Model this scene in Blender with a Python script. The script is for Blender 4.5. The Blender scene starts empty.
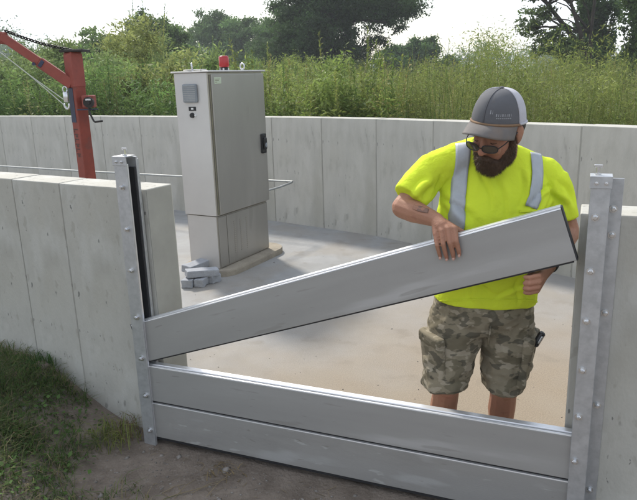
import bpy, bmesh, math, random
import numpy as np
from mathutils import Vector, Matrix
from mathutils.bvhtree import BVHTree
R = math.radians
random.seed(7); RNG = np.random.default_rng(11)
SC = bpy.context.scene; COL = SC.collection

# ------------------------------------------------------------------ camera, sky, sun, exposure
cd = bpy.data.cameras.new('camera'); cam = bpy.data.objects.new('camera', cd); COL.objects.link(cam)
cd.sensor_fit = 'HORIZONTAL'; cd.sensor_width = 36; cd.lens = 650 * 36 / 637
cd.clip_start = .05; cd.clip_end = 6000
cam.matrix_world = Matrix.Translation((0, 0, 1.75)) @ Matrix.Rotation(R(90 - 14.8), 4, 'X') @ Matrix.Rotation(R(-1.8), 4, 'Z')
SC.camera = cam
SUN_AZ, SUN_EL = -27, 43            # degrees clockwise from +Y, above the horizon
w = bpy.data.worlds.new('World'); SC.world = w; w.use_nodes = True
nt = w.node_tree; nt.nodes.clear(); N = nt.nodes.new; L = nt.links.new
out = N('ShaderNodeOutputWorld'); bg = N('ShaderNodeBackground'); bg.inputs['Strength'].default_value = .11
sky = N('ShaderNodeTexSky'); sky.sky_type = 'NISHITA'; sky.sun_disc = False
sky.sun_elevation = R(SUN_EL); sky.sun_rotation = R(SUN_AZ); sky.air_density = 1.2; sky.dust_density = 1.6; sky.ozone_density = 1.0
tc = N('ShaderNodeTexCoord'); mp = N('ShaderNodeMapping'); mp.inputs['Scale'].default_value = (1, 1, 2.6)
nz = N('ShaderNodeTexNoise'); nz.inputs['Scale'].default_value = 2.3; nz.inputs['Detail'].default_value = 7; nz.inputs['Roughness'].default_value = .55
rp = N('ShaderNodeValToRGB'); rp.color_ramp.elements[0].position = .36; rp.color_ramp.elements[1].position = .60
mx = N('ShaderNodeMix'); mx.data_type = 'RGBA'; mx.inputs['B'].default_value = (6.7, 7.1, 7.7, 1)
L(tc.outputs['Generated'], mp.inputs['Vector']); L(mp.outputs['Vector'], nz.inputs['Vector']); L(nz.outputs['Fac'], rp.inputs['Fac'])
L(rp.outputs['Color'], mx.inputs['Factor']); L(sky.outputs['Color'], mx.inputs['A']); L(mx.outputs['Result'], bg.inputs['Color']); L(bg.outputs['Background'], out.inputs['Surface'])
ld = bpy.data.lights.new('sun', 'SUN'); ld.energy = 2.6; ld.angle = R(7); ld.color = (1, .95, .87)
sun = bpy.data.objects.new('sun', ld); COL.objects.link(sun)
sd = Vector((math.sin(R(SUN_AZ)) * math.cos(R(SUN_EL)), math.cos(R(SUN_AZ)) * math.cos(R(SUN_EL)), math.sin(R(SUN_EL))))
sun.rotation_euler = sd.to_track_quat('Z', 'Y').to_euler()
SC.view_settings.view_transform = 'Standard'; SC.view_settings.look = 'None'; SC.view_settings.gamma = 1
SC.view_settings.exposure = .88

# ------------------------------------------------------------------ materials
def mat(name, col, rough=.7, metal=0., var=.15, scale=6, bump=0., bscale=60, col2=None, stretch=(1, 1, 1), spots=None, attr=False, spec=.4, trans=0.):
    """one procedural material: colour noise between two tones, fine relief, optional dark spots"""
    m = bpy.data.materials.new(name); m.use_nodes = True; t = m.node_tree
    b = t.nodes['Principled BSDF']; b.inputs['Roughness'].default_value = rough; b.inputs['Metallic'].default_value = metal
    b.inputs['Specular IOR Level'].default_value = spec
    n = t.nodes.new; l = t.links.new
    c = n('ShaderNodeTexCoord'); mpp = n('ShaderNodeMapping'); mpp.inputs['Scale'].default_value = stretch
    l(c.outputs['Object'], mpp.inputs['Vector'])
    if attr:
        a = n('ShaderNodeAttribute'); a.attribute_name = 'Col'; colour = a.outputs['Color']
    else:
        no = n('ShaderNodeTexNoise'); no.inputs['Scale'].default_value = scale; no.inputs['Detail'].default_value = 6; no.inputs['Roughness'].default_value = .62
        l(mpp.outputs['Vector'], no.inputs['Vector'])
        r = n('ShaderNodeValToRGB'); r.color_ramp.elements[0].position = .3; r.color_ramp.elements[1].position = .7
        c2 = col2 or tuple(min(1, x * (1 + var)) for x in col)
        r.color_ramp.elements[0].color = (*[x * (1 - var) if not col2 else x for x in col], 1); r.color_ramp.elements[1].color = (*c2, 1)
        l(no.outputs['Fac'], r.inputs['Fac']); colour = r.outputs['Color']
    for (sc, thr, soft, sc_col, amt) in spots or ():
        s = n('ShaderNodeTexNoise'); s.inputs['Scale'].default_value = sc; s.inputs['Detail'].default_value = 3
        l(mpp.outputs['Vector'], s.inputs['Vector'])
        rr = n('ShaderNodeMapRange'); rr.inputs['From Min'].default_value = thr; rr.inputs['From Max'].default_value = thr + soft; rr.inputs['To Max'].default_value = amt
        l(s.outputs['Fac'], rr.inputs['Value'])
        mi = n('ShaderNodeMix'); mi.data_type = 'RGBA'; mi.inputs['B'].default_value = (*sc_col, 1)
        l(rr.outputs['Result'], mi.inputs['Factor']); l(colour, mi.inputs['A']); colour = mi.outputs['Result']
    l(colour, b.inputs['Base Color'])
    if bump:
        bn = n('ShaderNodeTexNoise'); bn.inputs['Scale'].default_value = bscale; bn.inputs['Detail'].default_value = 5
        l(mpp.outputs['Vector'], bn.inputs['Vector'])
        bp = n('ShaderNodeBump'); bp.inputs['Strength'].default_value = bump; bp.inputs['Distance'].default_value = .01
        l(bn.outputs['Fac'], bp.inputs['Height']); l(bp.outputs['Normal'], b.inputs['Normal'])
    if trans:
        tr = n('ShaderNodeBsdfTranslucent'); l(colour, tr.inputs['Color'])
        ms = n('ShaderNodeMixShader'); ms.inputs['Fac'].default_value = trans
        l(b.outputs['BSDF'], ms.inputs[1]); l(tr.outputs['BSDF'], ms.inputs[2]); l(ms.outputs['Shader'], t.nodes['Material Output'].inputs['Surface'])
    return m

CONC_SPOTS = [(1.7, .48, .2, (.33, .31, .255), .6), (5, .52, .10, (.47, .46, .42), .6), (2.7, .54, .08, (.30, .285, .245), .5), (13, .58, .10, (.34, .325, .285), .4), (34, .675, .03, (.12, .12, .11), .75), (22, .62, .05, (.30, .285, .24), .5), (11, .675, .05, (.17, .165, .15), .5)]
M = {}
M['concrete'] = mat('concrete', (.42, .405, .36), .9, 0, .13, 3.2, .2, 90, stretch=(1, 1, .55), spots=CONC_SPOTS)
M['concrete_streak'] = mat('streaked_concrete', (.45, .435, .39), .9, 0, .12, 4, .3, 80, stretch=(1, 1, .35), spots=[(2.2, .48, .2, (.34, .325, .275), .6), (6, .53, .12, (.50, .485, .44), .5), (10, .59, .08, (.33, .315, .275), .4), (24, .68, .04, (.15, .15, .14), .7), (9, .66, .06, (.26, .25, .22), .5)])
M['joint'] = mat('joint_filler', (.335, .325, .29), .95, 0, .1)
M['alu'] = mat('mill_aluminium', (.365, .36, .348), .5, .45, .08, 3, .05, 200, stretch=(.25, 1, 2), spots=[(2.2, .50, .2, (.46, .46, .455), .6), (5, .60, .1, (.56, .56, .56), .45), (9, .66, .03, (.27, .26, .24), .45), (40, .69, .02, (.25, .24, .22), .5)])
M['alu_old'] = mat('weathered_aluminium', (.335, .325, .308), .58, .4, .14, 5, .08, 150, stretch=(.4, 1, 1.5), spots=[(2.5, .48, .2, (.31, .305, .295), .7), (6, .58, .1, (.47, .47, .465), .5), (18, .64, .04, (.56, .56, .55), .4), (26, .67, .03, (.22, .205, .18), .5)])
M['alu_lip'] = mat('aluminium_lip', (.72, .72, .73), .35, .7, .04, 6)
M['galv'] = mat('galvanised_steel', (.47, .48, .49), .45, .65, .12, 34, .06, 120, spots=[(12, .56, .1, (.58, .59, .60), .5), (5, .62, .1, (.36, .37, .37), .4)])
M['galv_dark'] = mat('dull_galvanised_steel', (.36, .37, .36), .6, .5, .15, 14, .06, 100)
M['bolt'] = mat('bolt_steel', (.62, .62, .62), .3, .9, .1, 40)
M['rubber'] = mat('black_rubber', (.018, .018, .02), .6, 0, .2)
M['dark_edge'] = mat('dark_end_seal', (.035, .035, .038), .6, 0, .2)
M['steel'] = mat('brushed_stainless', (.43, .405, .36), .42, .75, .05, 3, .04, 220, stretch=(1, 1, .2))
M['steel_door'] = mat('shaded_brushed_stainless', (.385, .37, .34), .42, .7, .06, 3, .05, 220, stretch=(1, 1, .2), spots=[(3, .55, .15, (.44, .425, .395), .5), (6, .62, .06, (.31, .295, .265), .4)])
M['steel_lit'] = mat('lit_tone_steel', (.56, .545, .525), .42, .3, .04, 3)  # paler copy of the stainless: brighter skylight on the cabinet side put into its colour
M['trim'] = mat('beige_gasket', (.19, .175, .12), .7)
M['black'] = mat('black_plastic', (.015, .015, .016), .4)
M['grey_plastic'] = mat('grey_plastic', (.22, .24, .26), .5)
M['white_print'] = mat('white_print', (.7, .7, .68), .6)
M['label_green'] = mat('pale_green_label', (.50, .56, .42), .5)
M['red_lens'] = mat('red_lens', (.36, .008, .012), .25, 0, .1, spec=.6)
M['rust_red'] = mat('red_oxide_paint', (.205, .038, .022), .6, 0, .18, 9, .1, 60, spots=[(7, .6, .08, (.14, .045, .035), .6), (40, .66, .05, (.09, .04, .03), .6)])
M['rust_red2'] = mat('faded_red_paint', (.235, .052, .036), .6, 0, .18, 9, .1, 60)
M['navy'] = mat('navy_paint', (.025, .03, .06), .5)
M['chain'] = mat('blackened_chain', (.03, .026, .024), .5, .5)
M['pale_cable'] = mat('pale_wire_rope', (.40, .42, .36), .5)
M['rope'] = mat('white_cord', (.62, .60, .55), .8)
M['block'] = mat('grey_block', (.33, .34, .36), .95, 0, .15, 12, .5, 80)
M['pad'] = mat('tan_pad_concrete', (.30, .262, .205), .95, 0, .18, 6, .5, 60)
M['dirt'] = mat('packed_dirt', (.112, .087, .067), .95, 0, .2, 7, 1.0, 55, col2=(.215, .175, .14), spots=[(45, .62, .06, (.22, .19, .16), .5), (3, .56, .15, (.105, .082, .06), .6), (14, .66, .06, (.18, .155, .13), .5)])
M['meadow'] = mat('meadow_soil', (.05, .06, .025), .95, 0, .3, 1.5)
M['pebble'] = mat('pebbles', (.20, .18, .16), .9, 0, .4, 9)
M['straw'] = mat('dry_straw', (.22, .17, .10), .8, 0, .25, 7)
M['leaf'] = mat('leaves', (0, 0, 0), .65, attr=True, trans=.44, spec=.25)
M['leaf_dull'] = mat('far_leaves', (0, 0, 0), .8, attr=True, trans=.25, spec=.1)
M['bark'] = mat('bark', (.055, .045, .035), .95, 0, .3, 5, .8, 20)
M['stem'] = mat('green_stem', (.10, .11, .04), .8, 0, .2)
# floor: pale grey slab with a drift of tan dust where people walk
m = mat('floor_concrete', (.285, .284, .278), .92, 0, .10, 5, .25, 140, spots=[(60, .66, .05, (.22, .20, .17), .4), (1.1, .46, .25, (.31, .306, .298), .7), (2.6, .52, .2, (.225, .22, .207), .5), (14, .62, .1, (.27, .26, .24), .3)])
t = m.node_tree; n = t.nodes.new; l = t.links.new; pb = t.nodes['Principled BSDF']
src = pb.inputs['Base Color'].links[0].from_socket
tcn = n('ShaderNodeTexCoord'); di = n('ShaderNodeVectorMath'); di.operation = 'DISTANCE'; di.inputs[1].default_value = (1.1, 2.9, 0)
l(tcn.outputs['Object'], di.inputs[0]); nn = n('ShaderNodeTexNoise'); nn.inputs['Scale'].default_value = 1.6; nn.inputs['Detail'].default_value = 6
l(tcn.outputs['Object'], nn.inputs['Vector'])
ad = n('ShaderNodeMath'); ad.operation = 'MULTIPLY_ADD'; ad.inputs[1].default_value = 2.0; l(nn.outputs['Fac'], ad.inputs[0]); l(di.outputs['Value'], ad.inputs[2])
mr = n('ShaderNodeMapRange'); mr.inputs['From Min'].default_value = 3.9; mr.inputs['From Max'].default_value = 1.7; mr.inputs['To Max'].default_value = .92; l(ad.outputs[0], mr.inputs['Value'])
mi = n('ShaderNodeMix'); mi.data_type = 'RGBA'; l(mr.outputs['Result'], mi.inputs['Factor']); l(src, mi.inputs['A'])
n2 = n('ShaderNodeTexNoise'); n2.inputs['Scale'].default_value = 130; n2.inputs['Detail'].default_value = 5; l(tcn.outputs['Object'], n2.inputs['Vector'])
r2 = n('ShaderNodeValToRGB'); r2.color_ramp.elements[0].position = .35; r2.color_ramp.elements[1].position = .65
r2.color_ramp.elements[0].color = (.21, .163, .112, 1); r2.color_ramp.elements[1].color = (.285, .23, .163, 1); l(n2.outputs['Fac'], r2.inputs['Fac']); l(r2.outputs['Color'], mi.inputs['B'])
dust = mi.outputs['Result']
for sc_, lo_, wd_, cc_, am_, st_ in ((1.7, .50, .12, (.275, .238, .186), .35, (1, 1, 1)), (4.5, .58, .10, (.175, .147, .113), .3, (1, 1, 1)), (1.1, .55, .10, (.225, .20, .165), .45, (1.6, .5, 1))):
    mq = n('ShaderNodeMapping'); mq.inputs['Scale'].default_value = st_; mq.inputs['Rotation'].default_value = (0, 0, .6); l(tcn.outputs['Object'], mq.inputs['Vector'])
    nq = n('ShaderNodeTexNoise'); nq.inputs['Scale'].default_value = sc_; nq.inputs['Detail'].default_value = 5; l(mq.outputs['Vector'], nq.inputs['Vector'])
    rq_ = n('ShaderNodeMapRange'); rq_.inputs['From Min'].default_value = lo_; rq_.inputs['From Max'].default_value = lo_ + wd_; rq_.inputs['To Max'].default_value = am_; l(nq.outputs['Fac'], rq_.inputs['Value'])
    mq2 = n('ShaderNodeMix'); mq2.data_type = 'RGBA'; mq2.inputs['B'].default_value = (*cc_, 1); l(rq_.outputs['Result'], mq2.inputs['Factor']); l(dust, mq2.inputs['A']); dust = mq2.outputs['Result']
l(dust, pb.inputs['Base Color']); M['floor'] = m
# person
M['skin'] = mat('skin', (.34, .165, .10), .6, 0, .12, 14, .25, 260, spots=[(7, .52, .15, (.33, .135, .09), .6), (26, .62, .08, (.25, .105, .07), .5), (70, .66, .04, (.20, .09, .055), .4)])
M['shirt'] = mat('hi_vis_fabric', (.62, .735, .042), .85, 0, .06, 3, .30, 75, spec=.1)
M['stripe'] = mat('reflective_tape', (.36, .38, .40), .5, .15, .08, 30, .1, 300)
M['beard'] = mat('dark_beard', (.066, .036, .019), .7, 0, .4, 30)
M['hair'] = mat('dark_hair', (.03, .02, .014), .7)
M['lens'] = mat('dark_lens', (.055, .042, .03), .10, 0, .1, spec=.8)
M['cap_grey'] = mat('cap_twill', (.105, .105, .112), .85, 0, .08, 20, .2, 600, spots=[(9, .6, .1, (.14, .12, .10), .4)])
M['cap_brim'] = mat('faded_brim_twill', (.15, .135, .125), .85, 0, .12, 14, .2, 600, spots=[(8, .5, .15, (.24, .15, .085), .55)])
M['sweat'] = mat('sweat_stained_twill', (.21, .13, .075), .85, 0, .2, 16)
M['cap_mesh'] = mat('cap_mesh_white', (.50, .49, .52), .8, 0, .06, 40, .5, 420)
M['boot'] = mat('brown_boot', (.10, .06, .035), .7, 0, .2)
M['knife'] = mat('satin_metal', (.6, .6, .6), .3, .9)
m = mat('camouflage', (.215, .185, .13), .9, 0, .1, 30, .25, 350, spec=.15)
t = m.node_tree; n = t.nodes.new; l = t.links.new; pb = t.nodes['Principled BSDF']; cur = pb.inputs['Base Color'].links[0].from_socket
tcn = n('ShaderNodeTexCoord'); mpn = n('ShaderNodeMapping'); mpn.inputs['Scale'].default_value = (.75, .75, 1.35); l(tcn.outputs['Object'], mpn.inputs['Vector'])
for off, sc, thr, cc in (((0, 0, 0), 15, .52, (.115, .10, .066)), ((5, 2, 9), 20, .555, (.335, .295, .225)), ((11, 7, 3), 19, .57, (.060, .056, .042))):
    m2 = n('ShaderNodeVectorMath'); m2.operation = 'ADD'; m2.inputs[1].default_value = off; l(mpn.outputs['Vector'], m2.inputs[0])
    q = n('ShaderNodeTexNoise'); q.inputs['Scale'].default_value = sc; q.inputs['Detail'].default_value = 2.5; l(m2.outputs['Vector'], q.inputs['Vector'])
    rr = n('ShaderNodeMapRange'); rr.inputs['From Min'].default_value = thr; rr.inputs['From Max'].default_value = thr + .03; rr.inputs['To Max'].default_value = .7; l(q.outputs['Fac'], rr.inputs['Value'])
    mi = n('ShaderNodeMix'); mi.data_type = 'RGBA'; mi.inputs['B'].default_value = (*cc, 1); l(rr.outputs['Result'], mi.inputs['Factor']); l(cur, mi.inputs['A']); cur = mi.outputs['Result']
l(cur, pb.inputs['Base Color']); M['camo'] = m

# ------------------------------------------------------------------ builders
def tag(o, label=None, cat=None, group=None, kind=None):
    for k, v in (('label', label), ('category', cat), ('group', group), ('kind', kind)):
        if v: o[k] = v
    return o
def thing(name, label, cat, loc=(0, 0, 0), rz=0, group=None):
    o = bpy.data.objects.new(name, None); o.empty_display_size = .1; COL.objects.link(o); o.location = loc; o.rotation_euler.z = rz
    return tag(o, label, cat, group)
def link(name, me, mt=None, parent=None, loc=None, rot=None):
    if mt is not None and not me.materials: me.materials.append(mt)
    o = bpy.data.objects.new(name, me); COL.objects.link(o); o.parent = parent
    if loc is not None: o.location = loc
    if rot is not None: o.rotation_euler = rot
    return o
class MB:
    """collects shapes in one bmesh"""
    def __init__(s): s.b = bmesh.new()
    def box(s, x0, x1, y0, y1, z0, z1, bev=0., X=None, seg=1):
        g = bmesh.ops.create_cube(s.b, size=1)['verts']
        mtx = Matrix.Translation(((x0 + x1) / 2, (y0 + y1) / 2, (z0 + z1) / 2)) @ Matrix.Diagonal((x1 - x0, y1 - y0, z1 - z0, 1))
        bmesh.ops.transform(s.b, matrix=(X @ mtx) if X else mtx, verts=g)
        if bev: bmesh.ops.bevel(s.b, geom=list({e for v in g for e in v.link_edges}), offset=bev, segments=seg, affect='EDGES', profile=.6)
        return s
    def raw(s, V, F):
        vs = [s.b.verts.new(v) for v in V]
        for f in F:
            try: s.b.faces.new([vs[i] for i in f])
            except ValueError: pass
        return s
    def loft(s, rings, cap=True):
        k = len(rings[0]); V = [p for r in rings for p in r]
        F = [(i * k + j, i * k + (j + 1) % k, (i + 1) * k + (j + 1) % k, (i + 1) * k + j) for i in range(len(rings) - 1) for j in range(k)]
        if cap: F += [tuple(range(k))[::-1], tuple((len(rings) - 1) * k + j for j in range(k))]
        return s.raw(V, F)
    def tube(s, pts, r, k=8, cap=True):
        pts = [Vector(p) for p in pts]; rs = r if isinstance(r, (list, tuple)) else [r] * len(pts); rings = []
        up = None
        for i, p in enumerate(pts):
            d = (pts[min(i + 1, len(pts) - 1)] - pts[max(i - 1, 0)]).normalized()
            if up is None: up = d.orthogonal().normalized()
            up = (up - d * up.dot(d)).normalized(); side = d.cross(up)
            rings.append([p + (up * math.cos(a) + side * math.sin(a)) * rs[i] for a in [2 * math.pi * j / k for j in range(k)]])
        return s.loft(rings, cap)
    def capsule(s, p0, p1, r0, r1, k=12):
        p0 = Vector(p0); p1 = Vector(p1); d = (p1 - p0).normalized(); pts, rs = [], []
        for a in (85, 60, 30): pts.append(p0 - d * r0 * math.sin(R(a))); rs.append(r0 * math.cos(R(a)))
        pts += [p0, p1]; rs += [r0, r1]
        for a in (30, 60, 85): pts.append(p1 + d * r1 * math.sin(R(a))); rs.append(r1 * math.cos(R(a)))
        return s.tube(pts, rs, k)
    def ball(s, c, rad, X=None, seg=16):
        g = bmesh.ops.create_uvsphere(s.b, u_segments=seg, v_segments=seg * 2 // 3, radius=1)['verts']
        mtx = Matrix.Translation(c) @ Matrix.Diagonal((*((rad,) * 3 if isinstance(rad, (int, float)) else rad), 1))
        bmesh.ops.transform(s.b, matrix=(X @ mtx) if X else mtx, verts=g); return s
    def prism(s, poly, z0, z1):
        k = len(poly); return s.loft([[(x, y, z0) for x, y in poly], [(x, y, z1) for x, y in poly]])
    def profile_x(s, prof, x0, x1):
        """a (y, z) profile pulled along x"""
        return s.loft([[(x0, y, z) for y, z in prof], [(x1, y, z) for y, z in prof]])
    def mesh(s, name, smooth=False):
        bmesh.ops.recalc_face_normals(s.b, faces=s.b.faces); me = bpy.data.meshes.new(name); s.b.to_mesh(me); s.b.free()
        if smooth: me.polygons.foreach_set('use_smooth', [True] * len(me.polygons))
        return me
    def build(s, name, mt, parent=None, smooth=False, loc=None, rot=None): return link(name, s.mesh(name, smooth), mt, parent, loc, rot)
def fuse(mb, voxel, smooth=6, fac=.5, extra=()):
    """union of closed shapes as one continuous smooth mesh"""
    me = mb.mesh('fuse'); o = bpy.data.objects.new('fuse', me); COL.objects.link(o)
    r = o.modifiers.new('r', 'REMESH'); r.mode = 'VOXEL'; r.voxel_size = voxel; r.use_smooth_shade = True
    if smooth: q = o.modifiers.new('s', 'SMOOTH'); q.factor = fac; q.iterations = smooth
    res = bpy.data.meshes.new_from_object(o.evaluated_get(bpy.context.evaluated_depsgraph_get()))
    bpy.data.objects.remove(o); res.polygons.foreach_set('use_smooth', [True] * len(res.polygons)); return res
def vnoise(P, scale, seed=0):
    """value noise for an (n, 3) array, -1..1"""
    q = np.asarray(P, float) * scale + seed * 17.31; i = np.floor(q).astype(np.int64); f = q - i; f = f * f * (3 - 2 * f)
    def h(ix, iy, iz):
        v = (ix * 374761393 + iy * 668265263 + iz * 2147483647 + seed * 974634) & 0xffffffff; v = ((v ^ (v >> 13)) * 1274126177) & 0xffffffff
        return ((v ^ (v >> 16)) & 0xffff) / 32767.5 - 1
    r = 0
    for a in (0, 1):
        for b in (0, 1):
            for c in (0, 1):
                wgt = (f[:, 0] if a else 1 - f[:, 0]) * (f[:, 1] if b else 1 - f[:, 1]) * (f[:, 2] if c else 1 - f[:, 2])
                r = r + wgt * h(i[:, 0] + a, i[:, 1] + b, i[:, 2] + c)
    return r
def quads_mesh(name, V, C=None, per=4):
    """V (n*per, 3): n loose polygons of per corners; C one colour per polygon"""
    V = np.asarray(V, np.float32); n = len(V) // per; me = bpy.data.meshes.new(name)
    me.vertices.add(n * per); me.vertices.foreach_set('co', V.ravel()); me.loops.add(n * per); me.loops.foreach_set('vertex_index', np.arange(n * per, dtype=np.int32))
    me.polygons.add(n); me.polygons.foreach_set('loop_start', np.arange(0, n * per, per, dtype=np.int32)); me.polygons.foreach_set('loop_total', np.full(n, per, np.int32))
    if C is not None:
        a = me.color_attributes.new('Col', 'FLOAT_COLOR', 'POINT'); c4 = np.ones((n * per, 4), np.float32); c4[:, :3] = np.repeat(C, per, 0); a.data.foreach_set('color', c4.ravel())
    me.update(); return me

# ------------------------------------------------------------------ frame of the gate: x along the boards, y away from the street, z up
GO = Vector((-.85, 2.957, 0)); GA = math.atan2(-.38640244, .92233029); GU = Vector((math.cos(GA), math.sin(GA), 0)); GN = Vector((-GU.y, GU.x, 0))
GM = Matrix.Translation(GO) @ Matrix.Rotation(GA, 4, 'Z')
def g2w(a, off, z=0): return GM @ Vector((a, off, z))
LW = [(-.800, 3.020), (-1.06, 3.148), (-1.39, 3.36), (-1.73, 3.56), (-2.5, 4.0), (-3.6, 4.62), (-5.2, 5.5), (-7.4, 6.7)]      # front face of the left wall
RW = [tuple(g2w(a, .076)[:2]) for a in (1.915, 2.45, 2.95, 3.6, 4.4, 5.2)]
FW = [(-9.6, 13.5), (-7.2, 12.07), (-5.14, 10.89), (-3.9, 10.19), (-2.63, 9.48), (-1.51, 8.78), (-.54, 8.14), (.07, 7.66), (.66, 7.16), (1.24, 6.52), (1.89, 5.77), (2.49, 5.09), (3.2, 4.1), (3.9, 2.95), (4.7, 1.6)]

# ------------------------------------------------------------------ ground and floor
def ground_h(X, Y):
    lx = (X - GO.x) * GU.x + (Y - GO.y) * GU.y; off = (X - GO.x) * GN.x + (Y - GO.y) * GN.y
    d = -(off - .08 - np.maximum(0, -lx) * .10)                      # distance in front of the wall line
    s = np.clip((-X - .98) / .75, 0, 1); s = s * s * (3 - 2 * s)
    z = -.022 + .255 * s * np.exp(-np.maximum(d, 0) ** 2 / 2.6) + .03 * np.clip(-X - 1.8, 0, 4)
    P = np.stack([X, Y, 0 * X], -1).reshape(-1, 3)
    nz_ = (.016 * vnoise(P, 2.2, 1) + .010 * vnoise(P, 7, 2) + .006 * vnoise(P, 19, 3) + .004 * vnoise(P, 41, 4)).reshape(X.shape)
    z = z + nz_ * np.clip(.35 + d * 2, .35, 1)
    z = np.where((d < .12) & (lx > -.1) & (lx < 2.1), np.minimum(z, -.012), z)
    return np.where(d < -.12, -.3, z), d
gx = np.concatenate([[-1800, -300, -60, -20, -9, -6, -4.5], np.arange(-3.8, 2.2, .028), [2.6, 3.4, 5, 9, 25, 80, 400, 1800]])
gy = np.concatenate([[-400, -60, -12, -4, -1, .3], np.arange(.9, 4.6, .028), [5, 6, 8, 12, 25, 80, 300, 900, 2500]])
X, Y = np.meshgrid(gx, gy); Zg, D = ground_h(X, Y); Zg = np.where(Y > 12, -.1, Zg)
nx, ny = len(gx), len(gy); ii, jj = np.meshgrid(np.arange(nx - 1), np.arange(ny - 1)); q = (jj * nx + ii).ravel()
me = bpy.data.meshes.new('ground'); me.from_pydata(np.stack([X, Y, Zg], -1).reshape(-1, 3).tolist(), [], np.stack([q, q + 1, q + nx + 1, q + nx], -1).tolist())
me.materials.append(M['dirt']); me.materials.append(M['meadow'])
me.polygons.foreach_set('material_index', (Y[:-1, :-1].ravel() > 4.9).astype(np.int32)); me.polygons.foreach_set('use_smooth', [True] * len(me.polygons))
tag(link('ground', me), kind='structure')
def gz(x, y): return float(ground_h(np.array([[x]]), np.array([[y]]))[0][0, 0])
poly = [tuple(g2w(.0, .02)[:2])] + [(x + .03, y + .09) for x, y in LW] + [(x, y + .1) for x, y in FW] + [(x + .05, y + .1) for x, y in RW[::-1]] + [tuple(g2w(1.95, .02)[:2])]
fl = MB(); vs = [fl.b.verts.new((x, y, 0)) for x, y in poly]; f = fl.b.faces.new(vs); 
bmesh.ops.triangulate(fl.b, faces=[f]); tag(fl.build('floor', M['floor']), kind='structure')

# ------------------------------------------------------------------ concrete walls, panel by panel
def resample(path, cuts):
    P = [Vector((*p, 0)) for p in path]; d = [0]
    for a, b in zip(P, P[1:]): d.append(d[-1] + (b - a).length)
    res = []
    for c in cuts:
        for i in range(len(P) - 1):
            if c <= d[i + 1] or i == len(P) - 2:
                res.append(P[i].lerp(P[i + 1], (c - d[i]) / (d[i + 1] - d[i]))); break
    return res, d[-1]
def wall(name, label, path, cuts, h, thick, mt, side=1, low=-.35, gap=.012, group=None, jog=.004):
    """thing > core, panels; the panels stand a little proud of the joints between them"""
    pts, tot = resample(path, cuts); root = thing(name, label, 'wall', (pts[0].x, pts[0].y, 0), 0, group)
    core = MB()
    for i, (a, b) in enumerate(zip(pts, pts[1:])):
        d = (b - a).normalized(); nrm = Vector((-d.y, d.x, 0)) * side; w_ = (b - a).length
        X = Matrix(((d.x, nrm.x, 0, a.x - pts[0].x), (d.y, nrm.y, 0, a.y - pts[0].y), (0, 0, 1, 0), (0, 0, 0, 1)))
        g0 = gap / 2 if i else 0; y0 = random.uniform(-jog, jog)
        k = MB(); k.box(g0, w_ - gap / 2, y0, thick, low, h + random.uniform(-.002, .002), .006, None, 2)
        k.build('panel', mt, root, loc=(a - pts[0]), rot=(0, 0, math.atan2(d.y, d.x))) if side > 0 else None
        core.box(.0 if i else .03, w_, jog + .003, thick - .012, low, h - .006, 0, X)
    core.build('core', M['joint'], root)
    return root
# the left wall runs away from the gate: build it from its far end so that +y of each panel points inside
tot = sum((Vector(a) - Vector(b)).length for a, b in zip(LW, LW[1:]))
cuts = sorted([tot - c for c in (0, .60, .985, 1.37, 1.75, 2.13, 2.6, 3.2, 3.9, 4.8, 5.7, tot - .01)])
wall('concrete_wall', 'low grey concrete flood wall running back from the left post, grass at its foot', LW[::-1], cuts, 1.272, .185, M['concrete'], gap=.006, jog=.002)
wall('concrete_wall', 'short concrete wall end behind the right hand post at the frame edge', RW, [0, 1.1, 2.0, 3.0, 3.5], 1.252, .19, M['concrete'], gap=.006, jog=.002)
fd = [0]
for a, b in zip(FW, FW[1:]): fd.append(fd[-1] + (Vector(b) - Vector(a)).length)
FCUTS = [fd[7] + .01 + .772 * k for k in range(-16, 14) if .1 < fd[7] + .772 * k < fd[-1] - .1]
wall('concrete_wall', 'long far concrete flood wall below the tall weeds', FW, FCUTS, 1.305, .22, M['concrete_streak'], gap=.012, jog=.0015)

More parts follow.
